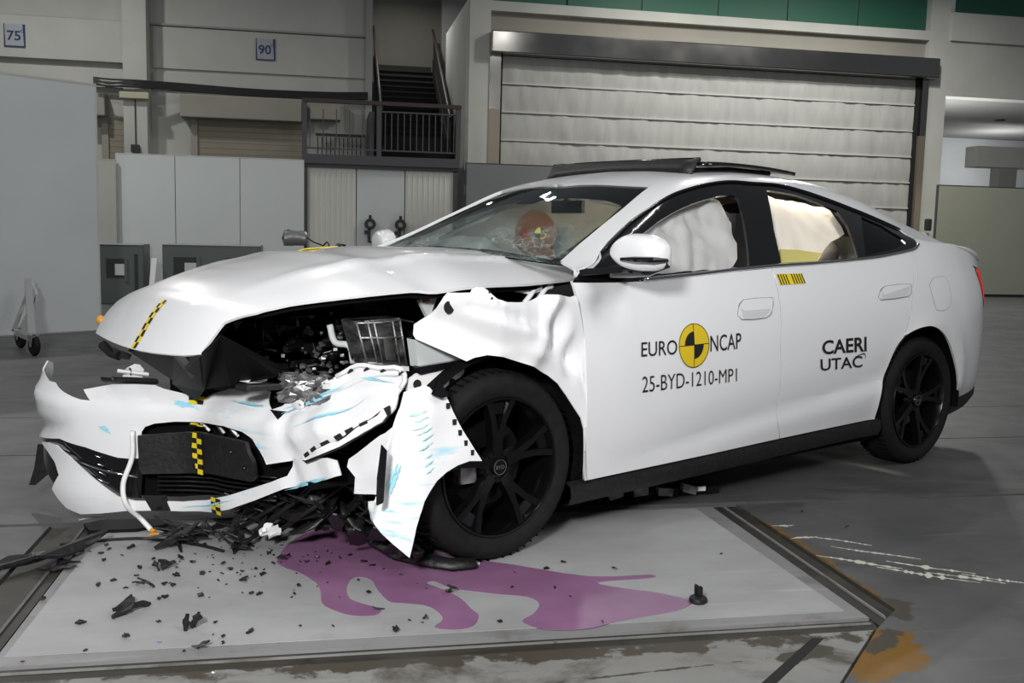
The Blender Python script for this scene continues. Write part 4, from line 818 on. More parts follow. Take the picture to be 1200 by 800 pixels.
# tail panel closing the rear
ss = np.linspace(0, 1.9, 40); P = body(np.full(40, -3.75), ss); mb = MB(); mb.prism([(-3.75, y, z) for _, y, z in P] + [(-3.75, -y, z) for _, y, z in P[::-1][1:]], (.01, 0, 0)); mb.obj('tail_panel', WP, car)
def quad_text(name, s, c, m, parent, bold=0., skew=0):
    """lettering mapped between four body coordinates: bottom left, bottom right, top left, top right"""
    v, f = text_mesh(s, bold); c = np.array(c); a = v[:, :1]; b = v[:, 1:]
    uv = c[0]*(1-a)*(1-b) + c[1]*a*(1-b) + c[2]*(1-a)*b + c[3]*a*b
    P = body(uv[:, 0], uv[:, 1]); P[:, 1] += .0028; return flat_mesh(name, P, f, m, parent)
tx = D['txt']
quad_text('lettering', 'EURO', [tx[0], tx[1], tx[2], tx[3]], M['letter'], fdoor, .004); quad_text('lettering', 'NCAP', [tx[4], tx[5], tx[6], tx[7]], M['letter'], fdoor, .004)
quad_text('lettering', '25-BYD-1210-MP1', [tx[8], tx[9], tx[10], tx[11]], M['letter'], fdoor, -.004)
quad_text('lettering', 'CAERI', [tx[12], tx[13], tx[14], tx[15]], M['letter'], rdoor, .022); quad_text('lettering', 'UTAC', [tx[16], tx[17], tx[18], tx[19]], M['letter'], rdoor, .012)
cx, cs = tx[20]; rx = abs(tx[21][0]-cx); rs = tx[22][1]-cs
def disc(name, r0, r1, a0, a1, m, off, parent, n=40):
    vs = []; fs = []
    for i in range(n+1):
        a = a0 + (a1-a0)*i/n
        for r in (r0, (r0+r1)/2, r1): vs.append((cx - rx*r*math.cos(a), cs + rs*r*math.sin(a)))
    for i in range(n):
        for j in range(2): fs.append((3*i+j, 3*i+3+j, 3*i+4+j, 3*i+1+j))
    vs = np.array(vs); P = body(vs[:, 0], vs[:, 1]); P[:, 1] += off; return flat_mesh(name, P, fs, m, parent)
lg = disc('round_emblem', 0, 1, 0, 2*math.pi, M['logo_yellow'], .0026, fdoor); T2 = math.pi/2
lg['label'] = 'round yellow emblem with two black quadrants'
disc('emblem_ring', .965, 1.0, 0, 2*math.pi, M['letter'], .0034, lg); disc('emblem_quadrant', 0, .62, T2, 2*T2, M['letter'], .0034, lg); disc('emblem_quadrant', 0, .62, -T2, 0, M['letter'], .0034, lg)
for p, q in (((-1, 0), (1, 0)), ((0, -1), (0, 1))):
    vs = []; w = .016
    for t in np.linspace(0, 1, 9):
        x = p[0]+(q[0]-p[0])*t; y = p[1]+(q[1]-p[1])*t
        for sg in (-1, 1): vs.append((cx - rx*(x + sg*w*(p[0] == 0)), cs + rs*(y + sg*w*(p[1] == 0))))
    vs = np.array(vs); P = body(vs[:, 0], vs[:, 1]); P[:, 1] += .0036; flat_mesh('emblem_line', P, [(2*i, 2*i+1, 2*i+3, 2*i+2) for i in range(8)], M['letter'], lg)
def band(name, pts, w, m, parent, off=.0032):
    p = np.array(curve_pts(pts, 5)); vs = []
    for i in range(len(p)):
        t = p[min(i+1, len(p)-1)] - p[max(i-1, 0)]; n = np.array([-t[1], t[0]])/np.linalg.norm(t); k = w*math.sin(math.pi*(.08+.84*i/(len(p)-1))); vs += [p[i]+n*k, p[i]-n*k]
    vs = np.array(vs); P = body(vs[:, 0], vs[:, 1]); P[:, 1] += off; return flat_mesh(name, P, [(2*i, 2*i+1, 2*i+3, 2*i+2) for i in range(len(p)-1)], m, parent)
band('letter_swoosh', [tx[23], tx[24], tx[25]], .0022, M['letter'], rdoor)
sk = D['stick']; ya = np.array(sk)
def bil(a, b): return ya[0]*(1-a)*(1-b) + ya[1]*a*(1-b) + ya[2]*(1-a)*b + ya[3]*a*b
vs = np.array([bil(i/10 + (.06 if j else 0), j) for i in range(11) for j in (0, 1)]); P = body(vs[:, 0], vs[:, 1]); P[:, 1] += .0026
stk = flat_mesh('scale_sticker', P, [(2*i, 2*i+2, 2*i+3, 2*i+1) for i in range(10)], M['yellow'], rdoor); stk['label'] = 'yellow sticker with black bars below the rear window'
for i in (0, 1, 2, 3, 5.2, 6.2, 7.2, 8.2, 9.2):
    a = .03 + i/10; vs = np.array([bil(a, .03), bil(a+.045, .03), bil(a+.105, .97), bil(a+.06, .97)]); P = body(vs[:, 0], vs[:, 1]); P[:, 1] += .0034; flat_mesh('sticker_bar', P, [(0, 1, 2, 3)], M['tape_black'], stk)
# --- door mirror
def mirror(side):
    k = [(-.45, .0), (.0, .0)]
    mb = MB(); n = 20; prof = []
    vs = []; fs = []; m = 12
    for i in range(m+1):
        t = i/m; y = .955 + .215*t                       # root to tip
        hh = .077*(1 - (abs(2*t-1.06))**3.2*.62); dx = .075*(1 - (abs(2*t-.9))**3*.45); zc = 1.106 - .016*t; xc = (-.475 if side > 0 else -.66) - .045*t
        for j in range(n):
            a = 2*math.pi*j/n; ca, sa = math.cos(a), math.sin(a); e = .72
            px = math.copysign(abs(ca)**e, ca); pz = math.copysign(abs(sa)**e, sa)
            vs.append((xc + dx*(px if px > 0 else px*.55), side*y, zc + hh*(pz if pz > 0 else pz*.78)))
    for i in range(m):
        for j in range(n): fs.append((i*n+j, i*n+(j+1) % n, (i+1)*n+(j+1) % n, (i+1)*n+j))
    fs += [tuple(range(n)), tuple(m*n+j for j in range(n))]
    mb.add(vs, fs); o = mb.obj('door_mirror' if side > 0 else 'right_door_mirror', WP, car, True); sb = o.modifiers.new('sub', 'SUBSURF'); sb.levels = sb.render_levels = 1
    mb = MB(); mb.tube([(-.405, 1.04*side, 1.082), (-.413, 1.10*side, 1.082), (-.445, 1.160*side, 1.082), (-.50, 1.178*side, 1.082)], [.006, .011, .012, .007], 8); mb.obj('lamp_slot', M['gloss_black'], o, sharp=40)
    mb = MB(); mb.prism([(-.36, .862*side, 1.012), (-.62, .872*side, 1.012), (-.60, .96*side, 1.020), (-.54, 1.04*side, 1.03), (-.46, .98*side, 1.03), (-.38, .885*side, 1.02)], (0, 0, .022)); mb.tube([(-.50, .90*side, 1.03), (-.49, 1.0*side, 1.04), (-.49, 1.10*side, 1.046), (-.52, 1.165*side, 1.068)], [.024, .028, .024, .014], 10); mb.obj('mirror_foot', M['gloss_black'], o, sharp=40)
    return o
mirror(1); mirror(-1)
# --- dark inner hull, wheel wells, underside
def inner(x, s): P = body(x, s); P[:, 1] -= .035; return P
sheet('inner_panel', [(-.36, .005), (-2.30, .005), (-2.36, .30), (-2.48, .45), (-2.75, .47), (-3.0, .38), (-3.17, .2), (-3.19, .02), (-3.74, .02), (-3.74, .75), (-.36, .75)], inner, M['dark_liner'], car, (.1, .1), .006, OUTY, mirror=True)
rects('floor_pan', M['dark_liner'], car, (-3.65, .15, -.80, .55, .20, .26), (-2.35, -.45, -.86, .86, .17, .26))
rects('firewall', M['dark_liner'], car, (-.36, -.30, -.80, .80, .25, .80), (-.36, -.30, -.70, .62, .80, .95))
def well(x, y0, y1, name):
    mb = MB(); r = .395; n = 20; vs = []; fs = []
    for i in range(n+1):
        a = math.pi*(-.06 + 1.12*i/n)
        for y in (y0, y1): vs.append((x + r*math.cos(a), y, .345 + r*math.sin(a)))
    for i in range(n): fs.append((2*i, 2*i+1, 2*i+3, 2*i+2))
    c = len(vs); vs += [(x + r*math.cos(math.pi*(-.06+1.12*i/n)), y0, .345 + r*math.sin(math.pi*(-.06+1.12*i/n))) for i in range(n+1)]; fs.append(tuple(range(c, c+n+1)))
    mb.add(vs, fs); return mb.obj(name, M['dark_liner'], car)
for sgn in (1, -1): well(-2.79, .55*sgn, .90*sgn, 'wheel_well')
well(0, .50, .885, 'wheel_well'); well(0, -.5, -.88, 'wheel_well')
# --- wheels
def wheel(x, side, spin, name='wheel'):
    w = empty(name, (x, 0, .341)); w.parent = car
    R = .341; y1 = .90; y0 = y1 - .215
    prof = [(.252, y0+.012), (.285, y0+.002), (.312, y0+.004), (.330, y0+.022), (.338, y0+.040), (R, y0+.058)]
    gr = []
    for gy in (.30, .5, .70): yc = y0 + .215*gy; gr += [(R+.001, yc-.007), (R-.007, yc-.005), (R-.007, yc+.005), (R+.001, yc+.007)]
    prof += gr + [(R, y1-.058), (.338, y1-.040), (.330, y1-.020), (.312, y1-.003), (.300, y1), (.285, y1-.001), (.262, y1-.010), (.252, y1-.016)]
    mb = MB(); mb.lathe([(r, side*y) for r, y in prof], 'y', 72); t = mb.obj('tyre', M['rubber'], w, sharp=32)
    mb = MB()
    for k in range(64):          # tread blocks: shoulder sipes
        a = 2*math.pi*k/64; 
        for yy in (y1-.052, y0+.052):
            c = Vector(((R-.0005)*math.cos(a), side*yy, (R-.0005)*math.sin(a))); mb.box(c, (.003, .052, .007), Matrix.Rotation(-a, 3, 'Y'))
    tag(mb.obj('tread_sipes', M['dark_liner'], t), kind='stuff')
    mb = MB(); mb.lathe([(.253, side*(y1-.016)), (.250, side*(y1-.008)), (.243, side*(y1-.008)), (.234, side*(y1-.028)), (.228, side*(y1-.09)), (.225, side*(y0+.02)), (.252, side*(y0+.012))], 'y', 72); rim = mb.obj('rim', M['rim_black'], w, sharp=35)
    for k in range(5):
        a0 = spin + 2*math.pi*k/5
        for dl, wd in ((-.17, .030), (.17, .030)):
            mb = MB(); vs = []; secs = [(.045, .046, .87), (.10, .034, .868), (.17, wd*.92, .876), (.240, wd, .888)]
            for r, hw, yy in secs:
                an = a0 + dl*(r/.24)**1.2 * 1.25
                cx_, cz_ = r*math.cos(an), r*math.sin(an); tx_, tz_ = -math.sin(an), math.cos(an)
                for q, dy in ((-1, -.035), (-.75, 0), (.75, 0), (1, -.035)): vs.append((cx_ + tx_*hw*.55*q, side*(yy+dy), cz_ + tz_*hw*.55*q))
            fs = [(4*i+j, 4*i+j+1, 4*i+j+5, 4*i+j+4) for i in range(3) for j in range(3)] + [(0, 1, 2, 3), (12, 13, 14, 15)]
            mb.add(vs, fs); mb.obj('spoke', M['rim_black'], rim, sharp=35)
        mb = MB(); an = a0; mb.prism([(r*math.cos(an+d), side*.872, r*math.sin(an+d)) for r, d in ((.19, -.10), (.235, -.19), (.235, .19), (.19, .10))], (0, -side*.012, 0)); mb.obj('spoke_web', M['rim_black'], rim)
    mb = MB(); mb.lathe([(0, side*.884), (.028, side*.884), (.031, side*.880), (.034, side*.868), (.060, side*.862), (.068, side*.84), (.0, side*.83)], 'y', 40); cap = mb.obj('hub_cap', M['rim_black'], w, sharp=35)
    mb = MB(); mb.lathe([(.0275, side*.8842), (.0275, side*.8848), (.0255, side*.8848), (.0255, side*.8842)], 'y', 40, closed=True); mb.obj('cap_ring', M['grey_metal'], cap)
    v, f = text_mesh('BYD'); P = [((-(a-.5) if side > 0 else (a-.5))*.036, side*.8848, (b-.5)*.013) for a, b in v]; flat_mesh('cap_letters', P, f, M['grey_metal'], cap)
    for k in range(5):
        a = spin + math.pi/5 + 2*math.pi*k/5; mb = MB(); mb.lathe([(0, .01), (.008, .01), (.010, 0), (.010, -.02)], 'y', 10, (.05*math.cos(a), side*.862, .05*math.sin(a))); mb.obj('wheel_nut', M['dark_metal'], cap)
    mb = MB(); mb.lathe([(.06, side*.80), (.155, side*.80), (.155, side*.785), (.06, side*.785)], 'y', 48, closed=True); mb.obj('brake_disc', M['dark_metal'], w, sharp=35)
    return w
fw_ = wheel(0, 1, .30); mb = MB(); mb.box((.11, .825, -.005), (.075, .05, .10)); mb.obj('brake_caliper', M['grey_metal'], fw_, bevel=.012)
wheel(-2.79, 1, .55); wheel(0, -1, .3); wheel(-2.79, -1, .3)
# --- interior
def blob(name, c, r, m, parent, seg=24, noise_amp=0., nscale=4., squash=(1, 1, 1), seed=0):
    bm = bmesh.new(); bmesh.ops.create_icosphere(bm, subdivisions=4, radius=1)
    for v in bm.verts:
        d = v.co.normalized(); q = 1 + noise_amp*noise.noise(d*nscale + Vector((seed, seed, 0))); v.co = Vector((d.x*r[0]*q, d.y*r[1]*q, d.z*r[2]*q)) + Vector(c)
    me = bpy.data.meshes.new(name); bm.to_mesh(me); bm.free(); return link(name, me, m, parent, True)
def seat(x, y):
    bx = MB()
    pr = [(x+.05, .42), (x+.0, .50), (x-.45, .46), (x-.55, .50), (x-.80, 1.03), (x-.86, 1.04), (x-.72, .5), (x-.62, .36), (x, .36)]
    bx.prism([(a, y-.25, b) for a, b in pr], (0, .50, 0)); s = bx.obj('seat', M['seat_cloth'], car, bevel=.03)
    blob('headrest', (x-.84, y, 1.135), (.055, .135, .095), M['seat_cloth'], s, noise_amp=0)
seat(-.85, .38); seat(-.85, -.38)
bx = MB(); bx.prism([(-1.95, -.62, .42), (-1.95, -.62, .52), (-2.4, -.62, .50), (-2.75, -.62, 1.05), (-2.85, -.62, 1.05), (-2.6, -.62, .4)], (0, 1.24, 0)); rs = bx.obj('rear_bench', M['seat_cloth'], car, bevel=.03)
blob('rear_headrest', (-2.32, .52, 1.10), (.10, .13, .09), M['seat_cloth'], rs)
rects('pillar_trim', M['seat_cloth'], car, (-1.63, -1.45, .66, .70, .45, 1.28)); rects('door_lining', M['seat_cloth'], car, (-1.5, -.45, .74, .80, .45, .98), (-2.3, -1.6, .74, .80, .45, 1.0))
bx = MB(); bx.prism([(-.30, -.70, .98), (-.62, -.70, 1.0), (-.72, -.70, .93), (-.66, -.70, .62), (-.35, -.70, .5)], (0, 1.40, 0)); bx.obj('dashboard', M['seat_cloth'], car, bevel=.03)
def roofliner(x, s): P = body(x, s); P[:, 2] -= .03; return P
sheet('headliner', [(-1.03, 1.35), (-2.66, 1.35), (-2.66, 1.9), (-1.03, 1.9)], roofliner, M['seat_cloth'], car, (.1, .1), .006, OUTY, mirror=True)
def bagf(x, s):
    P = body(x, s); P[:, 1] -= .075; P[:, 2] -= .01; return P
def folds(p): return .022*noise.noise(Vector((p[0]*7, p[2]*3.2, 1))) + .020*abs(noise.noise(Vector((p[0]*11 + p[2]*4, p[2]*5, 4)))) - .012*abs(math.sin(p[0]*17 + 2.5*math.sin(p[2]*13)))
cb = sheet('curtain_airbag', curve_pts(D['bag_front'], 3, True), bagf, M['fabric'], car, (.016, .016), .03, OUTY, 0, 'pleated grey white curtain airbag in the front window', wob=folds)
sheet('rear_airbag', curve_pts(D['bag_rear'][:-4], 2) + D['bag_rear'][-4:], bagf, M['fabric_lit'], car, (.03, .03), .03, OUTY, 0, 'brightly lit cream curtain airbag in the rear window', wob=lambda p: .5*folds(p))
sheet('airbag_glow', D['bag_yellow'], bagf, M['glow_yellow'], car, (.05, .05), .004, OUTY, .012, 'warm yellow light painted on the rear airbag')  # yellow sheet stands in for the warm light low on the bag
cb2 = sheet('right_curtain_airbag', [(-.62, .70), (-.75, 1.0), (-1.2, 1.10), (-2.3, 1.08), (-2.3, .70)], far(bagf), M['fabric'], car, (.05, .05), .03, (0, -1, 0), 0, wob=folds)
blob('passenger_airbag', (-.72, -.36, .98), (.20, .30, .17), M['fabric'], car, noise_amp=.10, nscale=3, seed=2)
blob('steering_airbag', (-.62, .30, .93), (.13, .24, .14), M['fabric'], car, noise_amp=.10, nscale=3, seed=5)
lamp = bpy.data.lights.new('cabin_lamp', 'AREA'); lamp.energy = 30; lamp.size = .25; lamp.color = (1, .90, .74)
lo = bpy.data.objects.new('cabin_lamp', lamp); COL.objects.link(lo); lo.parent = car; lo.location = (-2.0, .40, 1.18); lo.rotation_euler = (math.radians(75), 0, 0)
mb = MB(); mb.lathe([(0, 0), (.03, 0), (.035, .02), (.02, .03), (0, .03)], 'z', 16, (-1.05, 0, 1.30)); mb.tube([(-1.05, 0, 1.33), (-1.05, 0, 1.40)], .012, 6); mb.rect(-1.07, -1.05, -.11, .11, 1.27, 1.33); mb.obj('rear_view_mirror', M['black_plastic'], car)
# --- bonnet, buckled up at the front
nearp = D['hood_near']; lip_ = D['hood_lip']
farp = [(-.30, -.73), (0, -.745), (.30, -.72), (.55, -.69), (.74, -.66), (.87, -.60), (.95, -.53)]
hpoly = curve_pts(lip_, 2) + nearp[:1] + curve_pts(nearp[1:], 3) + [(-.37, .70), (-.43, .60), (-.44, .3), (-.43, 0), (-.44, -.3), (-.42, -.60)] + farp
bon = sheet('bonnet', hpoly, hood, WP, car, (.04, .04), .010, (0, 0, 1), 0, 'white bonnet buckled upward')
und = sheet('bonnet_liner', [(max(u, -.31)*.985 - .004, v*.965) for u, v in hpoly[:-13]] + [(-.31, -.6)] + [(u*.985, v*.965) for u, v in farp], hood, M['dark_liner'], car, (.06, .06), .012, (0, 0, 1), -.028)
def checker(name, fn, a, b, w, n, parent, off, axis, out=(1, 0, 0), lab=None):
    """two columns of black and yellow squares along a line in surface coordinates; w is half the width across axis"""
    a = np.array(a); b = np.array(b); d = np.array(axis); mb = MB()
    def pt(t, s):
        q = a + (b-a)*t + d*w*s; e = 1e-3; P = fn(q[:1], q[1:])[0]
        N = np.cross(fn(q[:1]+e, q[1:])[0]-P, fn(q[:1], q[1:]+e)[0]-P); N /= np.linalg.norm(N); N = N if N @ np.array(out) > 0 else -N
        return P + N*off
    for i in range(n):
        for j in range(2):
            mb.cur = (i+j) % 2; mb.add([pt(i/n, j-1), pt((i+1)/n, j-1), pt((i+1)/n, j), pt(i/n, j)], [(0, 1, 2, 3)])
    o = mb.obj(name, None, parent, mats=[M['yellow'], M['tape_black']])
    if lab: o['label'] = lab
    return o
checker('marker_tape', hood, (.872, 0), (.993, .012), .017, 9, bon, .003, (0, 1), (1, 0, .5), 'yellow and black checked tape along the centre of the bonnet nose')
mb = MB(); mb.prism([(hood([u], [v])[0][0], v, hood([u], [v])[0][2]+.004) for u, v in ((.16, -.45), (.12, -.40), (-.02, -.36), (-.03, -.42))], (0, 0, .004)); mb.obj('yellow_sticker', M['yellow'], bon)
for q, r in ((.985, .012), (.99, -.05)): pass
blob('marker_ball', (.935, -.585, .775), (.02, .02, .02), M['orange'], bon)
# latch panel hanging under the nose
L = D['latch']; mb = MB(); c = (.86, .12, .66)
mb.add([L[0], L[1], L[9], L[10]], [(0, 1, 2, 3)]); mb.add([L[1], L[2], L[7], L[8], L[9]], [(0, 1, 2, 3, 4)]); mb.add([L[2], L[3], L[4], L[5], L[6], L[7]], [(0, 1, 2, 3, 4, 5)])
lp = mb.obj('latch_panel', M['matt_black'], car); md = lp.modifiers.new('solid', 'SOLIDIFY'); md.thickness = .012; md.offset = -1
mb = MB(); mb.prism([Vector(p) + Vector((.022, .026, .004)) for p in D['latch_strip']], (.004, .003, 0)); mb.obj('reinforcing_strip', M['strip_grey'], lp)
mb = MB(); mb.prism(D['latch_l'], (.0, .05, 0)); mb.tube([(.99, -.38, .70), (.97, -.34, .67), (.95, -.30, .66)], .018, 8); mb.obj('latch_hook', M['black_plastic'], car)
# --- torn bumper skin
B_ = D['b_far_up']; SP = M['smear_paint']
up = [(-.80, .325), (-.87, .40), (-.88, .50), (-.865, .575), (-.82, .592), (-.765, .565)] + B_[2:]
bmp = sheet('front_bumper', up, bumper, SP, car, (.022, .022), .006, (1, 0, 0), 0, 'white front bumper skin, torn, dented and smeared with blue paint', wob=lambda p: (.005*noise.noise(Vector((p[0]*9, p[1]*10, p[2]*12))) + .009*abs(noise.noise(Vector((p[1]*6 + p[2]*5, p[2]*9, 3))))) * min(1, max(0, (p[1]-.1)/.25)))
sheet('bumper_lip', D['b_fang'], bumper, SP, bmp, (.02, .02), .006, (1, 0, 0), .008, 'white lower bumper lip scraping the floor')
sheet('cover_shadow', [(v + (v-.66)*.03, z + (z-.45)*.10 + .004*(1 if i < 5 else -1.6)) for i, (v, z) in enumerate(D['b_slot'])], bumper, M['gap'], bmp, (.03, .03), .004, (1, 0, 0), .020)  # black sheet drawn as the shadow outline round the beam cover
slot = sheet('bumper_beam_cover', D['b_slot'], bumper, M['white_plastic'], bmp, (.03, .03), .006, (1, 0, 0), .030)
sheet('bumper_fragment', D['b_lowr'], bumper, SP, bmp, (.03, .03), .006, (1, 0, 0), -.02, wob=lambda p: .012*noise.noise(Vector((p[1]*9, p[2]*12, 7))))
def on_b(v, z, off=0.): P = bumper([v], [z])[0]; return Vector(P) + Vector((off, 0, 0))
S0 = np.array(D['b_slot']); 
for t in (.12, .26, .40, .55, .69, .84):
    a = S0[0]*(1-t) + S0[4]*t; b_ = S0[10]*(1-t) + S0[5]*t; m_ = (a+b_)/2; d = (S0[4]-S0[0]); d = d/np.linalg.norm(d)*.013; nn = np.array([-d[1], d[0]])*.45
    mb = MB(); mb.prism([on_b(*(m_-d-nn), .033), on_b(*(m_+d-nn), .033), on_b(*(m_+d+nn), .033), on_b(*(m_-d+nn), .033)], (.004, 0, 0)); mb.obj('cover_slot', M['gap'], slot)
# rim flange along the torn top edge, with black clip holes
ed = [B_[i] for i in range(25, 30)]; mb = MB(); mb.tube([on_b(v, z, .004) for v, z in curve_pts(ed, 3)], .009, 6); mb.obj('torn_edge', M['white_plastic'], bmp, True)
for v, z in curve_pts([(.44, .575), (.62, .69), (.80, .700)], 3):
    mb = MB(); mb.box(on_b(v, z-.008, .006), (.01, .026, .008), Matrix.Rotation(.5, 3, 'X')); mb.obj('clip_hole', M['gap'], bmp)
blob('bumper_cap', on_b(.42, .548, .012), (.014, .05, .022), M['white_plastic'], bmp)
# crease lines of the crushed corner, standing proud of the skin
for pts in ([(.40, .515), (.55, .60), (.70, .675), (.80, .69)],):
    mb = MB(); mb.tube([on_b(v, z, .0) for v, z in curve_pts(pts, 4)], [.004]+[.010]*(3*4-1)+[.004], 8); mb.obj('crease_fold', SP, bmp, True)
vent = sheet('side_vent', D['b_vent'], bumper, M['gloss_black'], car, (.03, .03), .006, (1, 0, 0), -.012)
for i in range(4):
    t = i/4; mb = MB(); mb.tube([on_b(-.50+.07*t, .325-.014*i*1.6, -.012), on_b(-.24+.03*t, .285-.026*i*1.3, -.012)], [.003, .006], 6); mb.obj('vent_slat', M['dark_chrome'], vent, True)
mb = MB(); mb.tube([on_b(-.33, .268, -.002), on_b(-.22, .236, -.002), on_b(-.135, .218, -.002)], .005, 6); mb.obj('bright_slat', M['chrome'], vent, True)
mb = MB(); mb.prism(D['ventflap'], (-.02, .02, 0)); mb.obj('vent_flap', M['black_plastic'], vent)
gr = sheet('grille_recess', [((v-.12)*1.12+.12, (z-.28)*1.10+.28) for v, z in D['b_grille']], bumper, M['dark_liner'], car, (.04, .04), .006, (1, 0, 0), -.07)
for i in range(6): mb = MB(); z = .165 + .017*i; mb.tube([on_b(v, z + .16*max(0, v-.1)*.6, -.035) for v in np.linspace(-.11, .36, 8)], .004, 6); mb.obj('grille_bar', M['black_plastic'], gr, True)
for k in range(4): mb = MB(); mb.tube([on_b(.0+.08*k, .43, -.03), on_b(.02+.08*k, .40, -.04)], .008, 6); mb.obj('grille_clip', M['grey_metal'], gr)
pl = sheet('number_plate_carrier', D['b_plate'], bumper, M['black_plastic'], car, (.04, .04), .016, (1, 0, 0), .035, 'charcoal number plate carrier', wob=lambda p: .006*noise.noise(Vector((p[1]*6, p[2]*9, 2))))
def plp(v, z): return bumper(v, z) + np.array([.036, 0, 0])
tp_ = D['tapes']; c0 = (np.array(tp_[0])+np.array(tp_[1]))/2; c1_ = (np.array(tp_[2])+np.array(tp_[3]))/2
checker('marker_tape', plp, c0, c1_, .030, 8, pl, .004, (1, 0), (1, 0, 0), 'yellow and black checked tape down the number plate carrier')
checker('marker_tape', lambda v, z: bumper(v, z) + np.array([.008, 0, 0]), (.11, .162), (.10, .098), .030, 4, bmp, .004, (1, 0), (1, 0, 0))
checker('marker_tape', bumper, (-.03, .535), (.004, .50), .022, 3, bmp, .005, (1, 0), (1, 0, 0)); checker('marker_tape', bumper, (.03, .435), (.02, .425), .03, 2, bmp, .012, (1, 0), (1, 0, 0))
for v, z in ((-.05, .36), (-.045, .30), (.24, .36), (.30, .31)): mb = MB(); mb.lathe([(0, .006), (.006, .005), (.008, 0)], 'x', 10, on_b(v, z, .038)); mb.obj('carrier_screw', M['dark_metal'], pl)
mb = MB(); mb.tube(curve_pts([on_b(-.118, .40, .03), on_b(-.122, .30, .035), on_b(-.135, .2, .05), on_b(-.13, .12, .05), (.925, -.16, .05), (.90, -.115, .012)], 5), .010, 8); mb.obj('hanging_strap', M['white_plastic'], car, True)
mb = MB(); mb.tube([(.90, -.115, .014), (.893, -.10, .006)], .009, 6); mb.obj('strap_tip', M['orange'], car)
mb = MB(); mb.prism([on_b(-.112, .152, .012), on_b(-.066, .152, .012), on_b(-.062, .09, .012), on_b(-.10, .09, .012)], (.006, 0, 0)); mb.obj('lip_clip', M['gloss_black'], bmp)
# tabs and buffers on top of the bumper
mb = MB(); mb.prism(D['tab1'], (-.01, .03, 0)); o = mb.obj('mounting_tab', M['white_plastic'], car); mb = MB(); mb.lathe([(0, .004), (.016, .004)], 'x', 14, Vector(np.mean(D['tab1'], axis=0)) + Vector((.012, .03, .005))); mb.obj('tab_hole', M['gap'], o)
mb = MB(); mb.prism([Vector(p) + Vector((.02, .02, 0)) for p in D['tab2']], (-.01, .03, 0)); mb.obj('mounting_tab', M['white_plastic'], car)
for nm in ('bar1', 'bar2'): mb = MB(); mb.prism([Vector(p) + Vector((.02, .02, 0)) for p in D[nm]], (-.03, .05, 0)); mb.obj('bumper_buffer', M['black_plastic'], car, bevel=.008)
mb = MB(); mb.tube([(.95, -.33, .60), (.84, -.30, .582)], .008, 6); mb.obj('white_bar', M['white_plastic'], car)
# smears of blue barrier paint, thin ragged strokes lying on the skin
def smear(fn, pts, w, parent, seed, m='smear_blue', out=(1, 0, 0), off=.0035, strokes=3):
    r = random.Random(seed)
    for s_ in range(strokes):
        a = r.uniform(0, .3); b = r.uniform(.65, 1); q = np.array(curve_pts(pts, 6)); n0, n1 = int(a*(len(q)-1)), max(int(a*(len(q)-1))+2, int(b*(len(q)-1))); q = q[n0:n1+1]; d = r.uniform(-1, 1)*w*1.2; L = []; Rr = []
        for i in range(len(q)):
            t = q[min(i+1, len(q)-1)] - q[max(i-1, 0)]; n = np.array([-t[1], t[0]])/(np.linalg.norm(t)+1e-9); k_ = w*(.1 + .9*r.random())*math.sin(math.pi*(i+.3)/(len(q)-.4)); L.append(q[i] + n*(d+k_)); Rr.append(q[i] + n*(d-k_*r.random()))
        A = np.array(L + Rr[::-1]); P = fn(A[:, 0], A[:, 1]); e = 1e-3; N = np.cross(fn(A[:, 0]+e, A[:, 1])-P, fn(A[:, 0], A[:, 1]+e)-P); N /= np.linalg.norm(N, axis=1)[:, None]; N *= np.sign(np.sum(N @ np.array(out))); P = P + N*off; n = len(q)
        flat_mesh('paint_smear', P, [(i, i+1, 2*n-2-i, 2*n-1-i) for i in range(n-1)], M[m], parent)
for i, (k, w) in enumerate((('sm1', .004), ('sm2', .006), ('sm3', .004), ('sm4', .006), ('sm5', .010), ('sm6', .007), ('sm7', .004), ('sm8', .005), ('sm9', .004), ('sm10', .003))): smear(bumper, D[k], w, bmp, 50+i, 'smear_blue', off=.012 if k in ('sm1', 'sm2', 'sm3', 'sm9', 'sm10') else (.0125 if k in ('sm7', 'sm8') else .004))
# --- torn bumper end hanging over the wheel
fl_ = D['flap']
flp = sheet('hanging_bumper_end', fl_, flap, SP, car, (.025, .025), .007, OUTY, 0, 'white bumper end hanging in front of the wheel', wob=lambda p: .006*noise.noise(Vector((p[0]*8, p[2]*8, 1))))
for v, z in ((.275, .60), (.252, .545), (.232, .508), (.212, .472), (.188, .438)): mb = MB(); P = Vector(flap([v], [z])[0]) + Vector((.012, .002, 0)); mb.box(P, (.012, .006, .018)); mb.obj('clip_hole', M['gap'], flp)
for i in range(9): smear(flap, [(.412 - .002*i, .572 - .022*i), (.385 - .002*i, .588 - .022*i), (.355 - .002*i, .604 - .022*i)], .0055, flp, 80+i, 'smear_teal', OUTY, .010, 1)
smear(flap, [(.44, .42), (.46, .36), (.475, .31)], .006, flp, 95, 'smear_blue', OUTY, .010)
mb = MB(); mb.prism(D['flapstrip'], (.0, .012, 0)); mb.obj('corner_gasket', M['gloss_black'], flp, bevel=.004)
mb = MB(); mb.prism(D['torntab'], (0, .012, 0)); mb.obj('torn_black_tab', M['gloss_black'], flp)
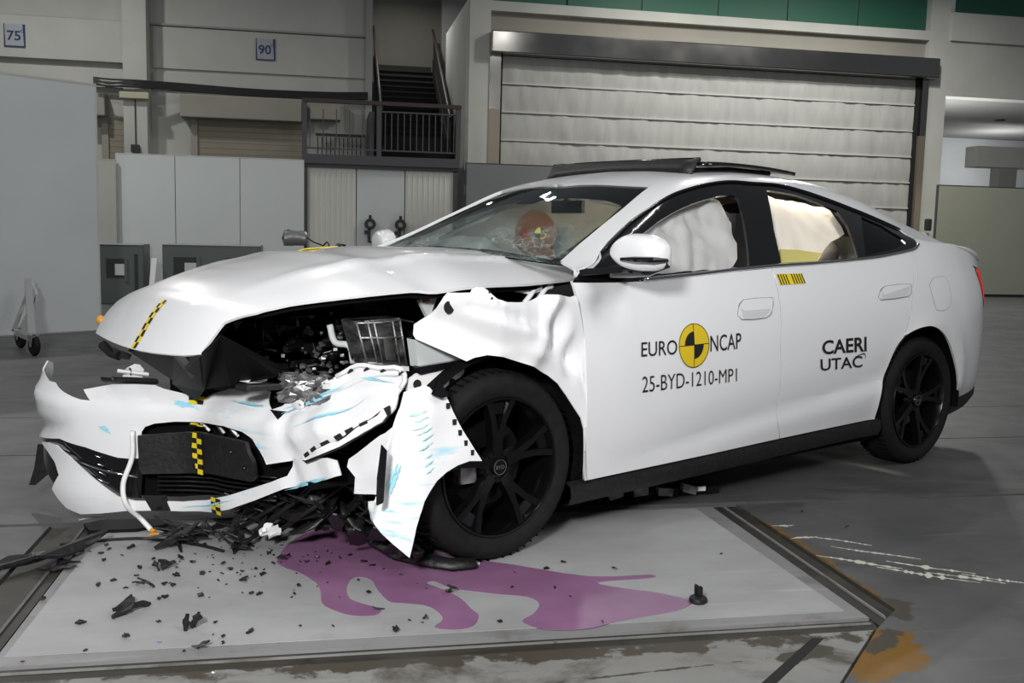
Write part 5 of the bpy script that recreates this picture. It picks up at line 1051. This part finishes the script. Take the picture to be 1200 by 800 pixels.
# --- crumpled wing
fen = D['fender']
wing = sheet('crumpled_wing', fen, fender, WP, car, (.014, .014), .006, OUTY, 0, 'crumpled white front wing')
mb = MB(); mb.lathe([(0, .003), (.020, .003), (.022, 0)], 'y', 16, Vector(fender([.235], [.915])[0]) + Vector((0, .004, 0))); mb.obj('wing_hole', M['gap'], wing)
for x, z in ((.092, .965), (.10, .945)): mb = MB(); mb.lathe([(0, .003), (.005, .003)], 'y', 8, Vector(fender([x], [z])[0]) + Vector((0, .003, 0))); mb.obj('rivet_hole', M['gap'], wing)
mb = MB(); mb.prism([Vector(p) for p in D['rail_grey']], (0, -.05, 0)); rg = mb.obj('inner_wing', M['panel_grey'], car)
mb = MB(); mb.prism([Vector(p) + Vector((0, .012, 0)) for p in D['rail_strip']], (0, -.04, 0)); mb.obj('rubber_strip', M['gloss_black'], rg)
mb = MB(); mb.prism(D['rail_panel'], (0, -.015, 0)); rp_ = mb.obj('inner_wing_panel', M['white_plastic'], car)
for x, z, r in ((.155, .645, .014), (.15, .685, .012), (.30, .65, .016), (.265, .60, .012)): mb = MB(); mb.lathe([(0, .002), (r, .002), (r, 0)], 'y', 14, (x, .802, z)); mb.obj('panel_hole', M['gap'], rp_)
mb = MB(); mb.prism(D['bracket'], (0, .02, 0)); mb.tube([(.15, .63, .86), (.11, .62, .95)], .014, 6); mb.obj('strut_bracket', M['panel_grey'], car)
mb = MB(); mb.rect(.155, .18, .635, .65, .915, .945); mb.obj('red_cap', M['dummy_red'], car)
H_ = D['hinge']; mb = MB()
for k in (0, .055): mb.tube(curve_pts([(-.375+k, .70, .965), (-.345+k, .70, .958), (-.325+k, .70, .935), (-.295+k, .70, .905)], 4), .011, 6)
mb.tube([(-.20, .69, .957), (-.27, .69, .945), (-.38, .69, .962)], .010, 6); mb.obj('bonnet_hinge', WP, car, True)
# --- engine bay
rects('bay_floor', M['dark_liner'], car, (-.3, .58, -.75, .60, .28, .30), (-.28, .45, -.78, -.72, .28, .85)); rects('strut_tower', M['dark_liner'], car, (-.25, .20, .50, .68, .45, .80))
rects('crash_beam', M['dark_liner'], car, (.50, .62, -.70, .40, .40, .52))
q = D['lampbox']; lb = empty('control_unit', (0, 0, 0)); lb.parent = car; lb['label'] = 'smoked ribbed plastic unit with bright inner frame'
q3 = [Vector(p) for p in q]; dv = Vector((0, -.10, .0)); mb = MB(); mb.prism(q3, dv); mb.obj('case', M['clear_grey'], lb, bevel=.006)
def qp(a, b, o=.006): return (q3[3]*(1-a) + q3[2]*a)*(1-b) + (q3[0]*(1-a) + q3[1]*a)*b + Vector((0, o, 0))
for a in (.04, .27, .40, .80, .96): mb = MB(); mb.tube([qp(a, .02), qp(a-.02, .95)], .004, 6); mb.obj('rib', M['grey_metal'], lb, True)
for b_ in (.05, .62, .95): mb = MB(); mb.tube([qp(.03, b_), qp(.5, b_-.02), qp(.97, b_)], .004, 6); mb.obj('rib', M['grey_metal'], lb, True)
mb = MB(); mb.prism([qp(.46, .12), qp(.72, .12), qp(.70, .60), qp(.50, .60)], (0, .004, 0)); mb.obj('bright_insert', M['steel'], lb)
mb = MB(); mb.prism([qp(.0, -.10), qp(1.0, -.08), qp(1.0, .02), qp(.0, .0)], (0, -.02, 0)); mb.obj('white_flange', M['white_plastic'], lb)
rnd = random.Random(5); mb = MB(); mb2 = MB(); mb3 = MB()
for i in range(230):
    x = rnd.uniform(.10, .60); y = rnd.uniform(-.15, .62); z = rnd.uniform(.50, .86 - .15*max(0, x-.3))
    x = min(x, float(bumper([y], [z])[0][0]) - .12)
    R3 = Matrix.Rotation(rnd.uniform(-1, 1), 3, 'Z') @ Matrix.Rotation(rnd.uniform(-.8, .8), 3, 'X'); s_ = rnd.uniform(.015, .06)
    t = mb if rnd.random() < .85 else mb2
    k_ = rnd.random()
    if k_ < .5: t.box((x, y, z), (s_, s_*rnd.uniform(.5, 1.6), s_*rnd.uniform(.3, 1)), R3)
    elif k_ < .8: d_ = R3 @ Vector((s_*1.6, 0, 0)); t.tube([Vector((x, y, z))-d_, Vector((x, y, z+.01)), Vector((x, y, z))+d_], rnd.uniform(.006, .018), 8)
    else: t.lathe([(0, -s_*.4), (s_*.5, -s_*.4), (s_*.5, s_*.2), (s_*.3, s_*.4), (0, s_*.4)], 'y', 12, (x, y, z))
tag(mb.obj('engine_clutter', M['engine_black'], car, bevel=.003), kind='stuff'); tag(mb2.obj('engine_fittings', M['dark_metal'], car), kind='stuff')
for i in range(60):
    x = rnd.uniform(.36, .60); y = rnd.uniform(.22, .60); z = rnd.uniform(.60, .84); s_ = rnd.uniform(.004, .016)
    x = min(x, float(bumper([y], [z])[0][0]) - .07)
    mb3.box((x+.02, y, z), (s_, s_*1.5, s_*.7), Matrix.Rotation(rnd.uniform(-1, 1), 3, 'X') @ Matrix.Rotation(rnd.uniform(-1, 1), 3, 'Z'))
tag(mb3.obj('bright_fittings', M['grey_metal'], car), kind='stuff')
mb = MB(); mb.tube(curve_pts([(.46, .48, .83), (.45, .50, .77), (.42, .55, .76), (.41, .56, .70)], 4), .012, 8); mb.obj('coolant_hose', M['panel_grey'], car, True)
# crumpled foil-like heat shield
vs = []; fs = []
for i in range(13):
    for j in range(13):
        x = .60 + .015*noise.noise(Vector((i*.9, j*.7, 3))) ; y = .36 + .20*i/12; z = .55 + .11*j/12; vs.append((x + .02*noise.noise(Vector((i*2.1, j*2.3, 8))) - .1*i/12, y, z + .012*noise.noise(Vector((i*1.7, j*1.9, 1)))))
for i in range(12):
    for j in range(12): a = i*13+j; fs.append((a, a+1, a+14, a+13))
mb = MB(); mb.add(vs, fs); o = mb.obj('crumpled_foil', M['grey_metal'], car); md = o.modifiers.new('solid', 'SOLIDIFY'); md.thickness = .004
# --- wreckage hanging under the nose
def shard(mb, c, l, w, h, rz, rx, r):
    """a splintered sliver of plastic"""
    n = 5; pts = []
    for k in range(n+1): t = k/n; pts.append((-l/2 + l*t + l*.12*(r.random()-.5), w*(.06 + .94*math.sin(math.pi*min(.97, max(.03, t)))**.8)*(.35+1.0*r.random())))
    b_ = r.uniform(-.25, .25)
    poly = [Vector((x, y/2, b_*abs(x))) for x, y in pts] + [Vector((x, -y/2*(.2+r.random()*1.0), b_*abs(x))) for x, y in pts[::-1]]
    R3 = Matrix.Rotation(rz, 3, 'Z') @ Matrix.Rotation(rx, 3, 'Y') @ Matrix.Rotation(r.uniform(-.5, .5), 3, 'X')
    mb.prism([R3 @ p + Vector(c) for p in poly], R3 @ Vector((0, 0, h)))
mb = MB(); r = random.Random(11)
for i in range(80):
    t = r.random(); x = .62 - .45*t + r.uniform(-.06, .1); y = .12 + .62*t + r.uniform(-.14, .1); z = r.uniform(.04, .24)
    shard(mb, (x, y, z), r.uniform(.06, .26), r.uniform(.012, .05), .004, r.uniform(-3, 3), r.uniform(-.7, .7), r)
mb.rect(-.2, .55, -.6, .35, .10, .13); tag(mb.obj('broken_undertray', M['black_plastic'], car), kind='stuff')
for a, b_, rr in (((.62, .20, .035), (.40, .42, .30), .012), ((.58, .26, .03), (.36, .50, .28), .010), ((.66, .16, .05), (.44, .34, .24), .008), ((.30, .60, .30), (.34, .78, .05), .016), ((.42, .50, .28), (.28, .82, .06), .014)): mb = MB(); mb.tube([a, ((a[0]+b_[0])/2, (a[1]+b_[1])/2+.01, (a[2]+b_[2])/2), b_], rr, 8); mb.obj('bent_bracket', M['black_plastic'], car, True)
sn = Vector(np.mean(D['sensor'], axis=0)); mb = MB(); mb.box(sn, (.055, .06, .042), Matrix.Rotation(.3, 3, 'Z')); mb.lathe([(0, .05), (.016, .05), (.016, 0)], 'x', 12, sn + Vector((.02, .0, .0))); mb.obj('radar_sensor', M['grey_metal'], car, bevel=.005)
mb = MB(); mb.lathe([(.018, 0), (.03, 0), (.03, .02), (.018, .02)], 'x', 16, sn + Vector((.02, -.06, -.05)), True); mb.obj('clamp_ring', M['dark_metal'], car)
vs = [];  wdt = [.05, .07, .08, .07, .05, .04, .03]
for p, w_ in zip(D['lipstrip'], wdt): vs += [Vector(p), Vector(p) + Vector((-.4*w_, -w_, .6*w_))]
mb = MB(); mb.add(vs, [(2*i, 2*i+2, 2*i+3, 2*i+1) for i in range(6)]); o = mb.obj('undertray_lip', M['black_plastic'], car, True); md = o.modifiers.new('solid', 'SOLIDIFY'); md.thickness = .012
mb = MB(); r = random.Random(3)
for k in range(5): shard(mb, (.50-.05*k, .62+.05*k, .13-.015*k), .26, .09, .006, -2.2, .5, r)
tag(mb.obj('torn_wheel_liner', M['black_plastic'], car), kind='stuff')
# ================================================================== crash dummy at the wheel
CA = math.atan2(-.45718, -.88937)
def c2r(p): # car coordinates -> hall coordinates
    return car_m @ Vector(p)
car_m = Matrix.Translation((.217, 4.122, 0)) @ Matrix.Rotation(CA, 4, 'Z')
dm = empty('crash_dummy', c2r((-1.05, .30, .52)), CA, 'brown faced crash dummy with a yellow target on its head, slumped behind the cracked windscreen', 'dummy')
off = Vector((-1.05, .30, .52))
def skin_body(name, joints, edges, m, parent, lvl=2):
    me = bpy.data.meshes.new(name); me.from_pydata([Vector(j[:3]) - off for j in joints], edges, []); o = link(name, me, m, parent)
    sk_ = o.modifiers.new('skin', 'SKIN'); sk_.use_smooth_shade = True
    for v, j in zip(me.skin_vertices[0].data, joints): v.radius = (j[3], j[4] if len(j) > 4 else j[3])
    me.skin_vertices[0].data[0].use_root = True
    sb = o.modifiers.new('sub', 'SUBSURF'); sb.levels = sb.render_levels = lvl; return o
J = [(-1.10, .36, .54, .15, .12), (-1.05, .34, .72, .14, .11), (-.97, .29, .88, .15, .11), (-.88, .225, .97, .10, .08), (-.82, .19, 1.03, .052),   # pelvis, waist, chest, upper chest, neck
     (-.93, .42, .93, .065), (-.80, .50, .78, .05), (-.62, .46, .86, .038), (-.54, .43, .92, .03),                                               # left arm
     (-.93, .08, .95, .065), (-.80, .04, .80, .05), (-.62, .18, .88, .038), (-.54, .22, .93, .03),                                               # right arm
     (-.95, .46, .56, .085), (-.62, .47, .62, .065), (-.45, .47, .32, .05), (-.34, .47, .22, .035),                                              # left leg
     (-.95, .26, .56, .085), (-.62, .27, .62, .065), (-.45, .27, .32, .05), (-.34, .27, .22, .035)]
skin_body('body', J, [(0, 1), (1, 2), (2, 3), (3, 4), (2, 5), (5, 6), (6, 7), (7, 8), (2, 9), (9, 10), (10, 11), (11, 12), (0, 13), (13, 14), (14, 15), (15, 16), (0, 17), (17, 18), (18, 19), (19, 20)], M['dummy_suit'], dm)
hc = Vector((-.742, .15, 1.160)) - off
bm = bmesh.new(); bmesh.ops.create_icosphere(bm, subdivisions=4, radius=1)
for v in bm.verts:
    x, y, z = v.co; X = x*.098; Y = y*.074; Z = z*.112
    if z < -.1: X *= 1 - .18*abs(z); Y *= 1 - .25*abs(z)
    X += .020*math.exp(-((y/.22)**2 + ((z+.12)/.16)**2)) * (x > 0) + .010*math.exp(-((z+.75)/.2)**2)*(x > 0)      # nose, chin
    X -= .012*math.exp(-(((abs(y)-.38)/.18)**2 + ((z-.06)/.13)**2)) * (x > 0)                                       # eye sockets
    X += .006*math.exp(-((y/.3)**2 + ((z+.42)/.06)**2)) * (x > 0)                                                   # lips
    Y += math.copysign(.010, y)*math.exp(-(((x+.05)/.13)**2 + ((z+.02)/.22)**2)) * (abs(y) > .7)                    # ears
    v.co = Vector((X, Y, Z))
bmesh.ops.rotate(bm, verts=bm.verts, cent=(0, 0, 0), matrix=Matrix.Rotation(-.35, 3, 'Z') @ Matrix.Rotation(.18, 3, 'Y'))
bmesh.ops.translate(bm, verts=bm.verts, vec=hc); me = bpy.data.meshes.new('head'); bm.to_mesh(me); bm.free(); hd = link('head', me, M['dummy_skin'], dm, True)
mb = MB(); mb.tube([hc + Vector((-.02, .0, -.08)), hc + Vector((-.055, .035, -.20))], [.062, .066], 16); mb.obj('neck', M['dummy_skin'], dm, True)
view = (Vector((2.078, 3.567, 1.156)) - off - hc).normalized()
fr_ = hc + Vector((-.012, .078, .005))
def on_head(a, b):
    d = (Vector((math.sin(a)*math.cos(b), math.cos(a)*math.cos(b), math.sin(b)))); hit = hd_bvh.ray_cast(hc + d*.3, -d, 1.); return (hit[0] + d*.002, d)
from mathutils.bvhtree import BVHTree
hd_bvh = BVHTree.FromPolygons([v.co.copy() for v in me.vertices], [tuple(p.vertices) for p in me.polygons])
def head_patch(name, a0, b0, rad, m, q0=0, q1=2*math.pi, n=18):
    vs = [on_head(a0, b0)[0]]; 
    for k in range(n+1): t = q0 + (q1-q0)*k/n; vs.append(on_head(a0 + rad*math.cos(t), b0 + rad*math.sin(t))[0])
    mb = MB(); mb.add(vs, [(0, k+1, k+2) for k in range(n)]); return mb.obj(name, m, hd)
head_patch('target_quadrant', .42, .12, .34, M['yellow'], .0, math.pi/2); head_patch('target_quadrant', .42, .12, .34, M['yellow'], math.pi, 1.5*math.pi)
head_patch('target_quadrant', .42, .12, .34, M['tape_black'], math.pi/2, math.pi); head_patch('target_quadrant', .42, .12, .34, M['tape_black'], 1.5*math.pi, 2*math.pi)
head_patch('red_mark', 1.35, .0, .26, M['dummy_red'])

# ================================================================== on the floor
ZP = .002
def poly_flat(name, pts, m, z, th, label, cat):
    pts = curve_pts(pts, 3, True)
    V, Fc, B = cut_flat([pts], (.05, .05)); n = len(V); P = [(a, b, z+th) for a, b in V]; nb = sorted(set(i for e in B for i in e)); ix = {b: k for k, b in enumerate(nb)}
    vs = P + [(V[b][0], V[b][1], z) for b in nb]; fs = [tuple(f) for f in Fc] + [(a, n+ix[a], n+ix[b], b) for a, b in B]
    mb = MB(); mb.add(vs, fs); return tag(mb.obj(name, m), label, cat)
poly_flat('coolant_puddle', D['puddle'], M['puddle'], ZP, .0012, 'purple coolant puddle spreading over the floor plate below the wheel', 'puddle')
DB = D['deb']
def debris(i, name, label, cat='debris', m='black_plastic', l=.06, w=.03, h=.006, rz=0, n=1, tilt=.5, seed=None, lift=0, group=None, spread=.9):
    r = random.Random(seed if seed is not None else i); mb = MB()
    for k in range(n): shard(mb, (r.uniform(-.3, .3)*l*(n > 1), r.uniform(-.3, .3)*l*(n > 1), 0), l*r.uniform(.6, 1), w*r.uniform(.7, 1.2), h*.4, rz + r.uniform(-.6, .6)*(n > 1)*min(1, spread) + (k*spread), r.uniform(-tilt, tilt), r)
    z0 = min(v[2] for v in mb.v); mb.v = [(a, b, c - z0) for a, b, c in mb.v]
    o = mb.obj(name, M[m]); o.location = (DB[i][0], DB[i][1], ZP + .0005 + lift); return tag(o, label, cat, group)
debris(0, 'trim_splinter', 'long splintered black trim strip lying across the left channel', l=.30, w=.06, h=.03, rz=.62, n=4, tilt=.06, spread=.12)
debris(1, 'trim_offcut', 'bent black trim piece beside the long splinter at the left', l=.17, w=.04, h=.010, rz=-.7, n=2, tilt=.15)
debris(2, 'plastic_shard', 'largest jagged black shard lying free near the front of the plate', l=.13, w=.045, h=.03, rz=.75, n=3, spread=.2)
debris(3, 'plastic_cone', 'pointed black cone shaped shard standing near the front edge of the plate', l=.06, w=.03, h=.02, rz=1.3, n=3, tilt=1.2)
debris(4, 'broken_clip', 'black forked clip lying nearest the front edge of the plate', l=.05, w=.022, h=.012, rz=.1, n=2, spread=.3)
debris(5, 'corner_piece', 'black L shaped corner piece on the left of the plate', l=.07, w=.025, h=.014, rz=-.6, n=2)
debris(6, 'plastic_cluster', 'cluster of broken black plastic below the white hanging strap', l=.07, w=.03, h=.016, rz=.2, n=4)
debris(36, 'wrecked_duct', 'heap of crushed black ducting under the centre of the bumper', l=.20, w=.05, h=.012, rz=.1, n=16, tilt=.5)
debris(34, 'broken_bracket', 'broken black bracket at the left end of the crushed duct heap', l=.14, w=.035, h=.012, rz=.3, n=7)
debris(33, 'broken_louver', 'broken black louver at the right of the crushed duct heap', l=.2, w=.035, h=.012, rz=-.1, n=9)
debris(37, 'torn_shutter', 'torn black grille shutter on the purple puddle edge', l=.20, w=.04, h=.012, rz=.5, n=5, tilt=.3)
debris(38, 'torn_shutter', 'torn black grille shutter behind the puddle under the bumper tear', l=.16, w=.05, h=.012, rz=.9, n=4, tilt=.3)
debris(42, 'black_stub', 'black stub standing at the puddle edge below the white crumpled piece', l=.07, w=.02, h=.012, rz=.9, n=2, tilt=.6)
mb = MB(); mb.tube(curve_pts([(x, y, .008) for x, y in D['wire']], 4), .006, 6); tag(mb.obj('black_strip', M['black_plastic']), 'long thin black strip curving over the plate below the white hanging strap', 'debris')
mb = MB(); mb.prism([(x, y, .004) for x, y in D['flatbit']], (0, 0, .012)); tag(mb.obj('undertray_piece', M['matt_black']), 'flat black undertray piece lying behind the left bumper corner', 'debris')
o = debris(26, 'white_connector', 'crumpled white plastic piece under the bumper', 'debris', 'white_plastic', .065, .06, .03, .2, 4, .6, lift=.05)
debris(27, 'white_bracket', 'small white bracket beside the bottom of the front tyre', 'debris', 'white_plastic', .045, .018, .014, .2, 2, .2)
debris(28, 'orange_clip', 'orange plastic clip below the white hanging strap', 'debris', 'orange', .05, .014, .010, .1)
debris(29, 'pale_strip', 'pale curved strip on the floor behind the left bumper corner', 'debris', 'panel_grey', .12, .012, .006, -.3)
debris(32, 'blue_chip', 'small blue chip near the front of the plate', 'debris', 'blue', .022, .008, .003, .5)
debris(43, 'white_chip', 'small white chip on the worn floor in front of the plate', 'debris', 'white_plastic', .014, .010, .005, .5)
debris(21, 'puddle_shard', 'black shard lying in the end of the left puddle finger', l=.05, w=.018, h=.008, rz=.2)
debris(22, 'rubber_lump', 'dark round lump between the two puddle fingers', l=.028, w=.024, h=.014, rz=.2, n=2)
debris(30, 'rubber_button', 'small dark button on the grey floor right of the plate, farther one', l=.012, w=.012, h=.012, rz=0)
debris(31, 'rubber_button', 'small dark button on the grey floor right of the plate, nearer one', l=.022, w=.012, h=.006, rz=0)
for j, (i, l) in enumerate([(7, .03), (8, .03), (9, .025), (10, .025), (11, .028), (12, .03), (13, .03), (14, .025), (15, .02), (16, .045), (17, .03), (18, .03), (19, .03), (20, .03), (23, .025), (24, .05)]):
    debris(i, 'black_chip', 'small black plastic chip scattered on the pale plate', 'debris', 'black_plastic', l, l*.5, .014, i*1.3, 2, .5, None, 0, 'black chips on the floor plate')
cp = empty('push_clip', (DB[25][0], DB[25][1], ZP), .4, 'black round push clip standing at the right tip of the puddle', 'clip')
mb = MB(); mb.lathe([(0, 0), (.026, 0), (.030, .006), (.028, .016), (.018, .022), (0, .022)], 'z', 24); mb.obj('head', M['black_plastic'], cp, sharp=40)
for sg in (-1, 1): mb = MB(); mb.prism([(-.008, sg*.003, .02), (.010, sg*.003, .02), (.006, sg*.006, .052), (-.003, sg*.007, .058), (-.008, sg*.005, .05)], (0, sg*.007, 0)); mb.obj('prong', M['black_plastic'], cp)
crumb = []
for k in range(4):
    mb = MB(); shard(mb, (0, 0, 0), .018, .010, .004, 0, .2, random.Random(40+k)); z0 = min(v[2] for v in mb.v); mb.v = [(a, b, c-z0) for a, b, c in mb.v]; me = mb.mesh('crumb'); me.materials.append(M['black_plastic']); crumb.append(me)
r = random.Random(8)
for i, (x, y) in enumerate(D['crumb']):
    o = link('plastic_crumb', crumb[i % 4]); o.location = (x, y, ZP + .0015); o.rotation_euler = (0, 0, r.uniform(0, 6)); q = r.uniform(.5, 1.5); o.scale = (q, q, q)
    tag(o, 'tiny black plastic crumb on the floor around the wreck', 'debris', 'black crumbs on the floor')
r = random.Random(18)
for i in range(60):
    x, y = r.uniform(-.5, .35), r.uniform(3.0, 3.6)
    if r.random() < .5: x, y = r.gauss(-.25, .16), r.gauss(3.42, .09)
    o = link('plastic_crumb', crumb[i % 4]); o.location = (x, y, ZP + .0015); o.rotation_euler = (0, 0, r.uniform(0, 6)); q = r.uniform(.3, .7); o.scale = (q, q, q)
    tag(o, 'tiny black plastic crumb on the floor around the wreck', 'debris', 'black crumbs on the floor')
# mangled metal behind the plate, under the side skirt
mm = empty('mangled_rail', (DB[39][0], DB[39][1], 0), .1, 'mangled dark metal rail with a white tag lying behind the plate under the car', 'debris')
mb = MB(); r = random.Random(2)
for k in range(10): mb.box((-.28 + .065*k, r.uniform(-.01, .01), .02 + r.uniform(0, .012)), (r.uniform(.03, .07), .04, r.uniform(.02, .04)), Matrix.Rotation(r.uniform(-.2, .2), 3, 'Z'))
mb.tube([(-.32, 0, .012), (.32, .01, .012)], .012, 6); mb.obj('rail', M['dark_metal'], mm)
for k in range(4): mb = MB(); mb.box((-.18 + .12*k, -.035, .035 + .006*(k % 2)), (.07, .03, .035), Matrix.Rotation(.2*(k-1.5), 3, 'Y')); mb.obj('torn_bracket', M['grey_metal'], mm)
mb = MB(); mb.box((.24, -.02, .035), (.06, .012, .02)); mb.obj('white_tag', M['white_plastic'], mm)
